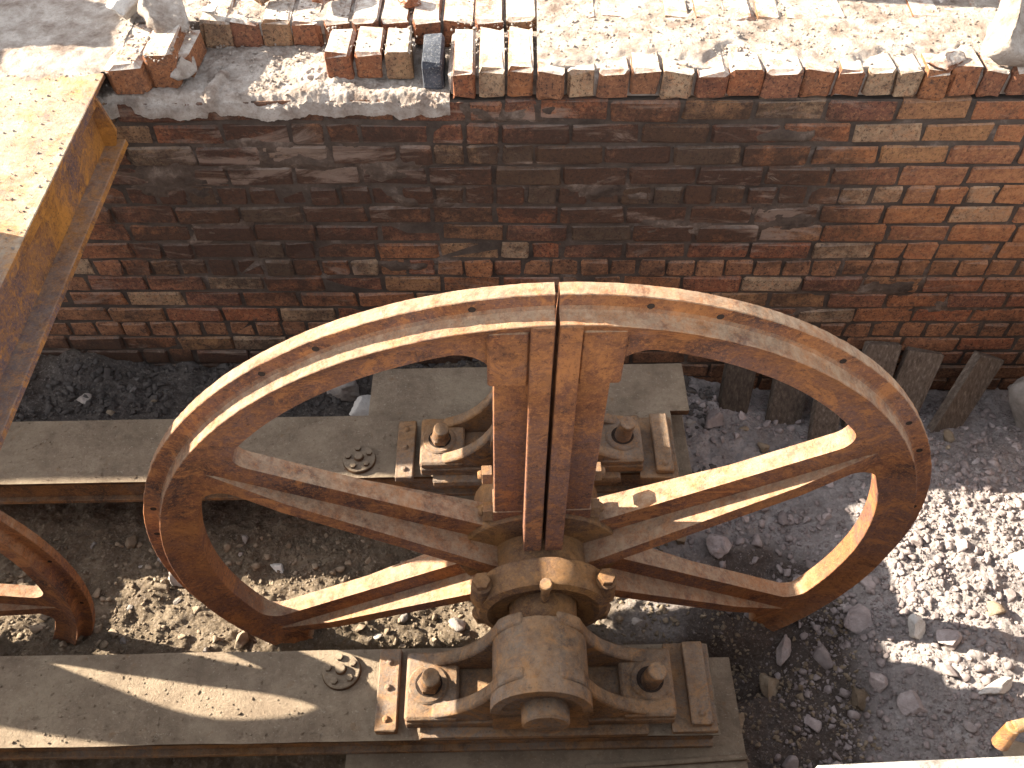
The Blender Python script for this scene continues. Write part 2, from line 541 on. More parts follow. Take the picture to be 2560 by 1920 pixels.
def scatter_mesh(name, pts, sizes, mat, sub=1, variants=14, flat=0.75, seed=3):
    """many small stones joined in one mesh"""
    r = np.random.default_rng(seed)
    shapes = [rock_shape(seed * 100 + k, sub, flat=flat, cuts=6) for k in range(variants)]
    Vs = []; Fs = []; b = 0
    for p, s in zip(pts, sizes):
        v, f = shapes[r.integers(variants)]
        a = r.uniform(0, 2 * PI); c, si = math.cos(a), math.sin(a)
        R = np.array([[c, -si, 0], [si, c, 0], [0, 0, 1]])
        t = r.uniform(-0.5, 0.5); T = np.array([[1, 0, 0], [0, math.cos(t), -math.sin(t)], [0, math.sin(t), math.cos(t)]])
        Vs.append(v @ (R @ T).T * s + p); Fs.append(f + b); b += len(v)
    return raw_mesh(name, np.concatenate(Vs), np.concatenate(Fs), mat)


# ------------------------------------------------------------------ pit floor
def floor_z(x, y):
    x = np.asarray(x, float); y = np.asarray(y, float)
    t = np.clip((x + 0.6) / 1.6, 0, 1)
    z = -0.37 * (1 - t) - 0.47 * t
    # soil banked up behind the back beam, a trough where the wheels turn
    z += 0.06 * np.exp(-((y - 2.4) / 0.25) ** 2) * (x < 0.4)
    z -= 0.26 * np.exp(-((y - 1.30) / 0.085) ** 4) * np.exp(-((x - 0.07) / 0.76) ** 6)
    z -= 0.05 * np.exp(-((y - 2.5) / 0.15) ** 2) * np.clip((x - 0.8) / 0.3, 0, 1)
    z += 0.08 * np.exp(-((x - 0.74) / 0.16) ** 2 - ((y - 1.44) / 0.12) ** 2)
    tr = np.clip((x - 1.0) / 0.55, 0, 1); tr = tr * tr * (3 - 2 * tr)
    z += 0.15 * tr * np.clip((2.35 - y) / 0.4, 0, 1)
    z += (0.05 + 0.22 * np.clip(fbm(x * 2.6, x * 0 + 4, 4, 15), -0.2, 0.5)) * np.exp(-((y - 2.70) / 0.14) ** 2) * (x < 0.6)
    z += 0.10 * fbm(x * 1.3, y * 1.3, 4, 5) + 0.055 * fbm(x * 6, y * 6, 5, 9, 0.6)
    clod = fbm(x * 14 + 3, y * 14, 5, 21, 0.65)
    z += 0.045 * clod
    z += 0.020 * fbm(x * 50, y * 50, 3, 41, 0.7)
    return z


nx, ny = 760, 380
gx = np.linspace(-3.6, 3.4, nx); gy = np.linspace(0.1, 2.75, ny)
GX, GY = np.meshgrid(gx, gy)
GZ = floor_z(GX, GY)
GXJ = GX + 0.004 * fbm(GX * 60, GY * 60, 2, 88) ; GYJ = GY + 0.004 * fbm(GX * 60, GY * 60, 2, 89)
V = np.stack([GXJ.ravel(), GYJ.ravel(), GZ.ravel()], 1)
i = np.arange((ny - 1) * nx).reshape(ny - 1, nx)[:, :-1].ravel()
F = np.stack([i, i + 1, i + nx + 1, i + nx], 1)
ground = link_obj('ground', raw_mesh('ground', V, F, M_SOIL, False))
tag(ground, kind='structure')
# the site round the pit, out to the horizon
sm = mesh('site_ground', [(-120, -120, 0.4), (120, -120, 0.4), (120, -0.6, 0.4), (-120, -0.6, 0.4), (-120, 4.1, 1.04), (120, 4.1, 1.04), (120, 120, 1.04), (-120, 120, 1.04),
                          (-3.6, -0.6, -0.9), (3.4, -0.6, -0.9), (3.4, 4.1, -0.9), (-3.6, 4.1, -0.9)],
          [(0, 1, 2, 3), (4, 5, 6, 7), (8, 9, 10, 11)])
tag(link_obj('site_ground', sm, M_CONC), kind='structure')

# ------------------------------------------------------------------ brick wall
YW, WYAW, ZT, CH = 2.6758, -0.0277446, 0.9905, 0.08893
wall = thing('brick_wall', 'old soot-stained red brick pit wall running behind the rusty wheel', 'wall', (0, YW, 0), (0, 0, WYAW))
J = 0.010
PITCHS, PITCHH = 0.2395, 0.1135
VAR_S = [box_mesh('brick_stretcher', PITCHS - J, 0.11, CH - J, 0.0075, 0.0026, 100 + k) for k in range(18)]
VAR_H = [box_mesh('brick_header', PITCHH - J, 0.11, CH - J, 0.0075, 0.0026, 200 + k) for k in range(14)]
for me in VAR_S + VAR_H:
    me.materials.append(M_BRICK)
rows = {0: (1.303, 'S'), 1: (1.412, 'S'), 2: (1.292, 'S'), 3: (1.389, 'S'), 4: (1.202, 'H'), 5: (-0.529, 'S'), 6: (-1.452, 'S'),
        7: (-0.515, 'S'), 8: (-1.312, 'H'), 9: (-1.469, 'S'), 10: (-1.584, 'S'), 11: (-1.45, 'S'), 12: (-1.659, 'H'), 13: (-1.683, 'S'),
        14: (-1.633, 'S'), 15: (-1.52, 'S'), 16: (-1.40, 'S')}
cand = []
wr = random.Random(5)
for k, (off, kind) in rows.items():
    pt = PITCHS if kind == 'S' else PITCHH
    n0 = math.floor((-3.5 - off) / pt)
    x = off + n0 * pt
    drift = 0
    while x < 3.3:
        kd = kind
        w = pt
        if kind == 'S' and wr.random() < 0.10:      # the odd half brick in a stretcher course
            kd = 'H'; w = PITCHH + 0.006
            if wr.random() < 0.5 and x < 3.0:
                pass
        cand.append((x, w, k, kd))
        x += w
        if kind == 'S' and kd == 'H':
            cand.append((x, pt - w, k, 'H')); x += pt - w
vis = []
for x, w, k, kd in cand:
    zc = ZT - CH * (k + 0.5)
    inview = (-1.72 < x + w / 2 < 2.28)
    hidden = k >= 13 and -0.9 < x < 1.45
    vis.append((0 if (inview and not hidden and k < 15) else 1, (CH * w) * -1 + k * 0.0006, x, w, k, kd))
vis.sort(key=lambda a: (a[0], a[1]))
NTOP = 58
head, rest = vis[:298 - NTOP], vis[298 - NTOP:]
STUFFV = []; STUFFF = []; sb = 0
for lst, single in ((head, True), (rest, False)):
    for _, _, x, w, k, kd in lst:
        base = VAR_S if kd == 'S' else VAR_H
        me = wr.choice(base)
        pw = (PITCHS if kd == 'S' else PITCHH) - J
        sx = (w - J + wr.uniform(-0.004, 0.003)) / pw
        loc = (x + w / 2 + wr.uniform(-0.002, 0.002), 0.055 + wr.uniform(-0.007, 0.003), ZT - CH * (k + 0.5) + wr.uniform(-0.002, 0.002))
        rot = (wr.gauss(0, 0.010), wr.gauss(0, 0.007), wr.gauss(0, 0.006))
        if single:
            o = link_obj('brick', me, None, wall, loc, rot)
            o.scale = (sx, 1, 1 + wr.uniform(-0.05, 0.02))
        else:
            vv = np.array([q.co[:] for q in me.vertices]) * np.array([sx, 1, 1]) + np.array(loc)
            STUFFV += [tuple(q) for q in vv]
            STUFFF += [tuple(i + sb for i in p.vertices) for p in me.polygons]
            sb += len(vv)
o = link_obj('distant_brickwork', mesh('distant_brickwork', STUFFV, STUFFF), M_BRICK, wall)
o['kind'] = 'stuff'

# mortar and core behind the face
m = MB()
m.box(-3.6, 3.5, 0.0055, 1.2, -0.75, ZT - 0.006, 0.004)
m.build('mortar', M_MORTAR, wall)


# a rough crust of old mortar where the coping is gone (height field, local wall frame)
def crust(name, x0, x1, y0, y1, zf, nx_, ny_, mat=M_CRUST):
    xs = np.linspace(x0, x1, nx_); ys = np.linspace(y0, y1, ny_)
    X, Y = np.meshgrid(xs, ys)
    Z = zf(X, Y)
    V_ = np.stack([X.ravel(), Y.ravel(), Z.ravel()], 1)
    i_ = np.arange((ny_ - 1) * nx_).reshape(ny_ - 1, nx_)[:, :-1].ravel()
    F_ = np.stack([i_, i_ + 1, i_ + nx_ + 1, i_ + nx_], 1)
    # skirt so that it is a body, not a sheet
    front = np.arange(nx_); nb = len(V_)
    sk = V_[front].copy(); sk[:, 2] -= 0.05
    V_ = np.concatenate([V_, sk])
    fs = np.array([(a, a + 1, nb + a + 1, nb + a) for a in range(nx_ - 1)])
    F_ = np.concatenate([F_, fs[:, ::-1]])
    return link_obj(name, raw_mesh(name, V_, F_, mat, False), None, wall)


def ledge_z(X, Y):
    e = 0.004 + 0.012 * fbm(X * 9, Y * 9, 3, 3)
    lip = 0.012 * np.exp(-((Y - 0.03) / 0.03) ** 2) * (0.5 + fbm(X * 12, Y * 3, 3, 8) * 2)
    heap = 0.03 * np.exp(-(((X + 0.62) / 0.10) ** 2 + ((Y - 0.12) / 0.08) ** 2)) * (0.7 + fbm(X * 40, Y * 40, 3, 6))
    bar = 0.022 * np.exp(-((X + 0.985 - 0.12 * (Y - 0.05)) / 0.018) ** 4) * (Y < 0.15)
    edge = -0.02 * np.clip((0.02 - Y) / 0.02, 0, 1) * (0.5 + vnoise(X * 20, Y * 0, 4))
    rag = 0.020 * np.clip(fbm(X * 22, Y * 22, 4, 63, 0.65), -0.2, 0.5)
    return ZT + 0.004 + e + lip + heap + bar + edge + rag + 0.010 * fbm(X * 60, Y * 60, 3, 13, 0.7)


def front_wobble(o, amp=0.012):
    me = o.data
    co = np.empty(len(me.vertices) * 3); me.vertices.foreach_get('co', co); co = co.reshape(-1, 3)
    ymin = co[:, 1].min()
    w = np.exp(-((co[:, 1] - ymin) / 0.03))
    co[:, 1] += w * amp * (fbm(co[:, 0] * 14, co[:, 0] * 0 + 2, 4, 31) * 2)
    me.vertices.foreach_set('co', co.ravel()); me.update()


o = crust('mortar_ledge', -1.75, -0.19, -0.004, 0.36, ledge_z, 560, 130)
front_wobble(o, 0.010)


def coping_z(X, Y):
    z = ZT + 0.116 + 0.010 * fbm(X * 5, Y * 5, 4, 3) + 0.010 * fbm(X * 38, Y * 38, 3, 13)
    cover = np.clip((Y - 0.085 - 0.16 * fbm(X * 4, Y * 2, 4, 77) * 2) / 0.04, 0, 1)   # bricks show near the edge
    rows_ = np.clip((fbm(X * 3.3 + 5, Y * 4, 4, 55) - 0.02) / 0.10, 0, 1)            # and in bare patches
    return z - 0.018 + 0.012 * cover * (1 - rows_) + 0.006 * cover


crust('mortar_bed', 0.10, 2.6, 0.03, 0.95, coping_z, 420, 150)
o = crust('rubble_bed', -3.4, 0.10, 0.335, 0.95, lambda X, Y: ZT + 0.096 + 0.014 * fbm(X * 6, Y * 6, 4, 8) + 0.010 * fbm(X * 40, Y * 40, 3, 18), 520, 110)

m = MB()
m.box(-0.19, 0.20, 0.03, 0.30, ZT + 0.001, ZT + 0.078, 0.006, 0.002)
m.box(-0.60, -0.325, 0.125, 0.30, ZT + 0.001, ZT + 0.060, 0.006, 0.002)
m.box(-1.10, 0.20, 0.345, 0.56, ZT + 0.001, ZT + 0.082, 0.006, 0.002)
m.box(0.20, 2.3, 0.02, 0.20, ZT + 0.001, ZT + 0.080, 0.006, 0.002)
m.build('mortar', M_CRUST, wall)

VAR_C = [box_mesh('coping_brick', 0.096, 0.225, 0.100, 0.009, 0.0040, 300 + k) for k in range(12)]
for me in VAR_C:
    me.materials.append(M_BRICKT)


def top_brick(x, y, z, w=0.096, d=0.225, h=0.100, rz=0.0, rx=0.0, mat=None, label=None, seed=None):
    me = wr.choice(VAR_C)
    if mat is not None:
        me = me.copy(); me.materials.clear(); me.materials.append(mat)
    o = link_obj('brick', me, None, wall, (x, y, z), (rx, 0, rz))
    o.scale = (w / 0.096, d / 0.225, h / 0.100)
    if label: o['label'] = label
    return o


# coping of headers on the right, joints read from the wall itself
jx = [0.201, 0.295, 0.40, 0.505, 0.612, 0.72, 0.835, 0.96, 1.068, 1.165, 1.257, 1.345, 1.439, 1.54, 1.627, 1.73, 1.83, 1.93, 2.03, 2.14, 2.25]
cnt = 0
for a, b in zip(jx, jx[1:]):
    top_brick((a + b) / 2, 0.1125 + wr.uniform(-0.008, 0.008), ZT + 0.054 + wr.uniform(-0.003, 0.004), b - a - 0.008, 0.225, 0.100 + wr.uniform(-0.006, 0.004), wr.gauss(0, 0.014), wr.gauss(0, 0.012)); cnt += 1
for a, b in ((-0.185, -0.100), (-0.096, -0.005), (-0.001, 0.090), (0.098, 0.196)):
    top_brick((a + b) / 2, 0.130 + wr.uniform(-0.006, 0.006), ZT + 0.056 + wr.uniform(-0.002, 0.004), b - a - 0.010, 0.27, 0.104, wr.gauss(0, 0.02)); cnt += 1
top_brick(-0.250, 0.150, ZT + 0.054, 0.070, 0.20, 0.098, 0.03, mat=M_BLACK, label='charred black brick with pale mortar edges'); cnt += 1
for x, w in ((-0.565, 0.088), (-0.462, 0.092), (-0.365, 0.084)):
    top_brick(x, 0.185 + wr.uniform(-0.008, 0.004), ZT + 0.060 + wr.uniform(-0.002, 0.006), w, 0.165, 0.102, wr.gauss(0, 0.03)); cnt += 1
# the course set back behind the ledge, its faces towards the pit
bx = -1.085
for w in (0.112, 0.108, 0.105, 0.112, 0.10):
    top_brick(bx + w / 2, 0.425, ZT + 0.051, w - 0.007, 0.20, 0.098, wr.gauss(0, 0.03)); bx += w; cnt += 1
# second course along the top, in the bed behind the copings
bx = -0.545
while bx < 2.1:
    w = wr.uniform(0.098, 0.115)
    top_brick(bx + w / 2, 0.415 + wr.uniform(-0.006, 0.006), ZT + 0.062 + wr.uniform(-0.004, 0.006), w - 0.009, 0.215, 0.100, wr.gauss(0, 0.015)); bx += w; cnt += 1
    if cnt >= NTOP: break

# broken lump of brickwork still standing at the left end of the ledge
m = MB()
for k, (x0, x1, y0, y1, z0, z1) in enumerate(((-1.315, -1.205, 0.02, 0.30, 0.0, 0.115), (-1.200, -1.10, 0.06, 0.33, 0.0, 0.140), (-1.17, -1.06, 0.12, 0.30, 0.0, 0.10))):
    m.box(x0, x1, y0, y1, ZT + z0, ZT + z1, 0.014, 0.005)
m.build('brick_lump', M_BRICKT, wall, label='broken lump of brickwork capped with pale mortar')
V_, F_ = rock_shape(71, 3, 0.3, 9, 0.8)
lm = raw_mesh('mortar_lump', V_ * np.array([0.075, 0.12, 0.075]) + np.array([-1.095, 0.15, ZT + 0.065]), F_, M_CRUST)
link_obj('mortar_lump', lm, None, wall)

def smear(cx, cz, w, h, seed, mat):
    nx_, nz_ = max(12, int(w / 0.008)), max(8, int(h / 0.008))
    xs = np.linspace(cx - w / 2, cx + w / 2, nx_); zs = np.linspace(cz - h / 2, cz + h / 2, nz_)
    X, Z = np.meshgrid(xs, zs)
    e = 1 - np.maximum(np.abs(X - cx) / (w / 2), np.abs(Z - cz) / (h / 2)) ** 2
    d = -0.012 + 0.016 * e + 0.030 * fbm(X * 11, Z * 19, 5, seed, 0.62)
    V_ = np.stack([X.ravel(), -np.minimum(d, 0.010).ravel(), Z.ravel()], 1)
    i_ = np.arange((nz_ - 1) * nx_).reshape(nz_ - 1, nx_)[:, :-1].ravel()
    link_obj('mortar_smear', raw_mesh('mortar_smear', V_, np.stack([i_, i_ + nx_, i_ + nx_ + 1, i_ + 1], 1), mat, False), None, wall)


M_SMEAR = mat_simple('mortar_smear', [(0.34, (0.055, 0.040, 0.032)), (0.52, (0.11, 0.078, 0.060)), (0.70, (0.28, 0.21, 0.165))], 9, 1.0, 0.016, grit=(0.09, 0.06, 0.045))
for a in ((-0.80, 0.775, 0.62, 0.16, 1), (-1.22, 0.66, 0.34, 0.24, 2), (-0.45, 0.70, 0.30, 0.12, 3), (-1.10, 0.42, 0.30, 0.14, 4), (0.02, 0.935, 0.42, 0.09, 5),
          (1.02, 0.47, 0.30, 0.20, 6), (0.62, 0.44, 0.36, 0.10, 7), (-0.30, 0.56, 0.30, 0.08, 8), (1.45, 0.13, 0.60, 0.13, 9), (0.35, 0.62, 0.5, 0.12, 10),
          (-0.35, 0.24, 0.4, 0.07, 11), (1.85, 0.02, 0.5, 0.12, 12), (-1.45, 0.85, 0.3, 0.2, 13), (0.9, 0.85, 0.5, 0.08, 14), (1.15, -0.02, 0.4, 0.1, 15), (-0.95, -0.28, 0.5, 0.10, 16)):
    smear(*a, M_SMEAR)

# grit lying on top of the wall, one uncountable mass
r = np.random.default_rng(4)
P = []; S = []
for _ in range(8500):
    x = r.uniform(-1.9, 2.4); y = abs(r.normal(0.25, 0.22))
    if x < -0.19:
        if y < 0.33 and r.random() < 0.35: continue
        z = ZT + (0.014 if y < 0.33 else 0.104)
        if -1.33 < x < -1.05 and y < 0.31: z = ZT + 0.135
        elif -0.61 < x < -0.3 and 0.1 < y < 0.27: z = ZT + 0.112
    else:
        if y < 0.10 and r.random() < 0.75: continue
        z = ZT + 0.106
        if x > 0.1: z = max(z, float(coping_z(np.array(x), np.array(y))))
    if y < 0.01 or y > 0.9: continue
    P.append((x, y, z)); S.append(0.0022 + 0.009 * r.random() ** 4)
gm = scatter_mesh('grit', P, S, M_CRUST, 1, seed=6)
o = link_obj('grit', gm, None, wall); o['kind'] = 'stuff'

# loose stones on the wall top
def loose(name, label, cat, loc, size, mat, seed, rot=0.0, group=None, sub=4, cuts=7):
    v, f = rock_shape(seed, sub, 0.25, cuts, 0.85)
    v = v / (np.abs(v).max(0)) * (np.array(size) / 2)
    me = raw_mesh(name, v, f, mat)
    return tag(link_obj(name, me, None, None, loc, (0, 0, rot)), label, cat, group)


loose('stone', 'round flat grey stone lying left of the big grey boulder on top of the wall', 'stone', (-1.300, 3.045, 1.150), (0.125, 0.13, 0.08), M_STONE, 12, 0.2, cuts=3)
loose('stone', 'big rough grey stone at the back of the broken brick lump', 'stone', (-1.145, 3.00, 1.135), (0.20, 0.22, 0.17), M_CRUST, 14, 0.3)
loose('stone', 'cream boulder perched at the right end of the wall top', 'stone', (1.635, 2.725, 1.175), (0.26, 0.26, 0.20), M_CRUST, 33, 0.1, cuts=5)
loose('brick_fragment', 'long pale brick fragment on the coping edge near the cream boulder', 'brick fragment', (1.40, 2.665, 1.112), (0.17, 0.10, 0.07), M_BRICKT, 35, 0.1)
loose('brick_fragment', 'orange brick fragment with an arched edge behind the set-back brick row', 'brick fragment', (-0.845, 3.16, 1.135), (0.17, 0.10, 0.09), M_BRICKT, 36, 0.4)
loose('brick_fragment', 'mortared brick fragment standing behind the set-back brick row, right of the arched one', 'brick fragment', (-0.63, 3.14, 1.14), (0.15, 0.12, 0.10), M_BRICKT, 37, 0.9)
loose('brick_fragment', 'small tan fragment at the back of the wall top above the black brick', 'brick fragment', (-0.33, 3.10, 1.13), (0.13, 0.07, 0.06), M_BRICKT, 38, -0.3)
loose('stone', 'small grey stone right of the big rough grey stone', 'stone', (-1.03, 3.06, 1.12), (0.07, 0.06, 0.045), M_STONE, 39, 0.3)

# ------------------------------------------------------------------ structures round the pit, mostly out of frame
up_b = thing('shade_caster_wall', 'added unseen wall at the far left, shading the pit', 'wall')  # unseen wall added to shade the back beam and left floor
m = MB(); m.box(-9.0, -2.45, 2.72, 3.1, 0.9, 1.50, 0.01); m.build('wall_body', M_BRICKT, up_b)
m = MB(); m.box(-9.0, -2.44, 2.70, 3.12, 1.50, 1.53, 0.01); m.build('wall_cap', M_CRUST, up_b)
up_c = thing('shade_caster_upstand', 'added unseen upstand behind the brick wall, shading its top', 'wall', (1.5, 3.20, 1.0), (0, 0, -0.15))  # unseen upstand added to throw the shadow strip on the wall top
m = MB(); m.box(-1.72, 1.6, 0.0, 0.25, 0.0, 0.66, 0.01); m.build('wall_body', M_CONC, up_c)
m = MB(); m.box(-1.74, 1.62, -0.015, 0.265, 0.66, 0.70, 0.008); m.build('wall_cap', M_CONC, up_c)
fr = thing('front_wall', 'pale concrete near edge of the pit at the bottom of the view', 'wall', (0, 0, 0), (0, 0, 0.025))
m = MB(); m.box(-3.6, 3.4, -0.25, 0.40, -0.75, 0.93, 0.01); m.build('wall_body', M_MORTAR, fr)
m = MB(); m.box(0.55, 3.4, -0.25, 0.520, 0.932, 1.0, 0.01, 0.002); m.build('wall_cap', M_EDGE, fr)
rw = thing('side_wall', 'dark brick end wall closing the right side of the pit', 'wall')
m = MB(); m.box(2.55, 2.9, 0.3, 2.6, -0.75, 0.70, 0.01); m.build('wall_body', M_BRICK, rw)
m = MB(); m.box(2.53, 2.92, 0.3, 2.6, 0.703, 0.78, 0.01); m.build('wall_cap', M_CRUST, rw)

# ------------------------------------------------------------------ steel girder on the left, running towards the camera
gd = thing('steel_girder', 'rusty steel girder with a dusty top plate crossing the left edge above the pit', 'girder')
m = MB(); m.box(-1.80, -1.312, 0.1, 2.72, 1.072, 1.092, 0.003, 0.001); m.build('top_plate', M_GIRDER, gd)
m = MB(); m.box(-1.362, -1.346, 0.1, 2.66, 0.892, 1.072, 0.002); m.build('web', M_GIRDERF, gd)
m = MB(); m.box(-1.50, -1.285, 0.1, 2.64, 0.872, 0.892, 0.003, 0.001); m.build('bottom_flange', M_GIRDERF, gd)
m = MB(); m.prism_xz([(-1.345, 1.07), (-1.313, 1.07), (-1.29, 0.95), (-1.31, 0.893), (-1.345, 0.893)], 2.60, 2.612); m.build('end_plate', M_GIRDERF, gd)
m = MB(); m.box(-1.346, -1.318, 0.1, 2.60, 1.045, 1.0715, 0.004); m.build('edge_angle', M_GIRDERF, gd)
# dirt heaped on its back end and over the wall
def apron(X, Y):
    z = 1.096 + 0.014 * fbm(X * 7, Y * 7, 4, 2) + 0.010 * fbm(X * 45, Y * 45, 3, 12)
    return z
xs = np.linspace(-2.4, -1.28, 170); ys = np.linspace(2.45, 3.6, 150)
X, Y = np.meshgrid(xs, ys)
Z = apron(X, Y) + 0.012
fade = np.clip((Y - 2.62 - 0.3 * fbm(X * 4, Y * 4, 4, 4)) / 0.30, 0, 1)
Z = Z * fade + 1.078 * (1 - fade) + 0.012 * fbm(X * 9, Y * 9, 4, 44) * 2 * (1 - fade)
V_ = np.stack([X.ravel(), Y.ravel(), Z.ravel()], 1)
i_ = np.arange(149 * 170).reshape(149, 170)[:, :-1].ravel()
F_ = np.stack([i_, i_ + 1, i_ + 171, i_ + 170], 1)
cx_, cy_ = V_[F_].mean(1)[:, 0], V_[F_].mean(1)[:, 1]
F_ = F_[~((cx_ > -1.325) & (cy_ < 2.72 + 0.05 * fbm(cx_ * 9, cy_ * 9, 3, 2)))]
tag(link_obj('dirt_bank', raw_mesh('dirt_bank', V_, F_, M_CRUST), None), kind='structure')
P = []; S = []
for _ in range(1500):
    x = r.uniform(-1.79, -1.32); y = r.uniform(0.5, 2.75)
    P.append((x, y, 1.093)); S.append(0.0018 + 0.006 * r.random() ** 4)
o = link_obj('grit', scatter_mesh('girder_grit', P, S, M_CRUST, 1, seed=9), None, gd); o['kind'] = 'stuff'
tag(link_obj('shade_caster_sleeper', box_mesh('shade_caster_sleeper', 0.24, 1.75, 0.25, 0.01, 0.002, 4), M_WOOD, None, (-1.68, 1.12, 1.217)), 'added unseen sleeper along the girder plate, casting shade', 'sleeper')  # unseen baulk added to shade the hub and near bearing
tag(link_obj('shade_caster_timber', box_mesh('shade_caster_timber', 0.40, 0.28, 0.30, 0.01, 0.002, 5), M_WOOD, None, (-1.60, 2.04, 0.920)), 'added unseen timber under the girder plate, casting shade', 'timber')  # unseen timber added to darken the floor by the lower right spoke
tag(link_obj('shade_caster_block', box_mesh('shade_caster_block', 0.4, 0.26, 0.62, 0.01, 0.002, 4), M_CONC, None, (-2.6, 3.32, 1.40)), 'added unseen block left of the girder end, shading its plate', 'block')  # unseen block added to cast the shadow band across the girder plate

# ------------------------------------------------------------------ horizontal beams
def beam(y0, y1, x0, x1, label, seed):
    t = thing('steel_beam', label, 'beam', group='channel beams carrying the wheel bearings')
    n = 260; m_ = 26
    xs = np.linspace(x0, x1, n); ys = np.linspace(y0, y1, m_)
    X, Y = np.meshgrid(xs, ys)
    e = np.minimum(Y - y0, y1 - Y)
    Z = 0.0005 + 0.0045 * fbm(X * 6, Y * 6, 4, seed) * np.clip(e / 0.02, 0, 1) + 0.0035 * np.clip(e / 0.03, 0, 1) + 0.003 * fbm(X * 50, Y * 50, 3, seed + 3) * np.clip(e / 0.01, 0, 1)
    Y = Y + np.where(e < 1e-6, 0.006 * fbm(X * 5, Y, 4, seed + 5), 0)
    V_ = np.stack([X.ravel(), Y.ravel(), Z.ravel()], 1)
    i_ = np.arange((m_ - 1) * n).reshape(m_ - 1, n)[:, :-1].ravel()
    link_obj('dirt_crust', raw_mesh('dirt_crust', V_, np.stack([i_, i_ + 1, i_ + n + 1, i_ + n], 1), M_STEEL, True), None, t)
    m = MB(); m.box(x0, x1, y0 + 0.003, y1 - 0.003, -0.020, -0.002, 0.003); m.build('top_flange', M_STEEL, t)
    m = MB(); m.box(x0, x1, y0 + 0.030, y0 + 0.045, -0.13, -0.021, 0.002); m.build('web', M_IRON, t)
    m = MB(); m.box(x0, x1, y1 - 0.045, y1 - 0.030, -0.13, -0.021, 0.002); m.build('web', M_IRON, t)
    m = MB(); m.box(x0, x1, y0 + 0.012, y1 - 0.012, -0.150, -0.131, 0.002); m.build('bottom_flange', M_IRON, t)
    rr = np.random.default_rng(seed)
    P = []; S = []
    for _ in range(2300):
        P.append((rr.uniform(max(x0, -2.2), x1), rr.uniform(y0 + 0.01, y1 - 0.01), 0.004)); S.append(0.0012 + 0.0055 * rr.random() ** 5)
    for _ in range(170):
        P.append((rr.uniform(max(x0, -2.2), x1), y0 + 0.005 + (y1 - y0 - 0.01) * rr.random(), 0.004)); S.append(0.003 + 0.006 * rr.random() ** 3)
    o = link_obj('grit', scatter_mesh('beam_grit', P, S, M_STEEL, 2, seed=seed + 20), None, t); o['kind'] = 'stuff'
    return t


beam(0.926, 1.208, -3.5, 0.592, 'dust-covered steel beam across the bottom, carrying the near wheel bearing', 51)
beam(1.853, 2.135, -3.5, 0.592, 'dust-covered steel beam behind the wheel, nearer the brick wall', 61)


def pedestal(x0, x1, y0, y1, zt, label, bar=False):
    t = thing('pedestal', label, 'pedestal', group='pedestals under the wheel bearings')
    m = MB(); m.box(x0, x1, y0, y1, zt - 0.022, zt, 0.003, 0.0015); m.build('top_plate', M_STEEL, t)
    m = MB(); m.box(x0 + 0.02, x1 - 0.03, y0 + 0.03, y1 - 0.02, -0.62, zt - 0.023, 0.008, 0.002); m.build('base_block', M_CONC, t)
    return t


pedestal(-0.53, 0.695, 0.70, 1.225, -0.152, 'dark steel-topped pedestal under the near bearing at the bottom of the view')
pedestal(-0.545, 0.672, 1.83, 2.372, -0.152, 'flat steel-topped pedestal under the far bearing, showing behind the beam')
# flat packing plate on the far side
tag(link_obj('steel_plate', box_mesh('steel_plate', 1.21, 0.235, 0.03, 0.002, 0.001, 9), M_STEEL, None, (0.062, 2.254, -0.020)), 'wide flat dusty plate behind the far beam, seen through the wheel', 'plate')
m = MB(); m.cyl((0.20, 0.884, -0.1425), (0.692, 0.906, -0.1425), 0.009); tag(m.build('steel_rod', M_STEEL, None, True), 'thin grey steel rod lying at the bottom edge of the near pedestal', 'rod')

# ------------------------------------------------------------------ bearings
def hexhead(m, c, r_, h, ax=(0, 0, 1)):
    c = Vector(c); d = Vector(ax).normalized()
    m.cyl(c, c + d * h, r_, r_, 6, 0.002)


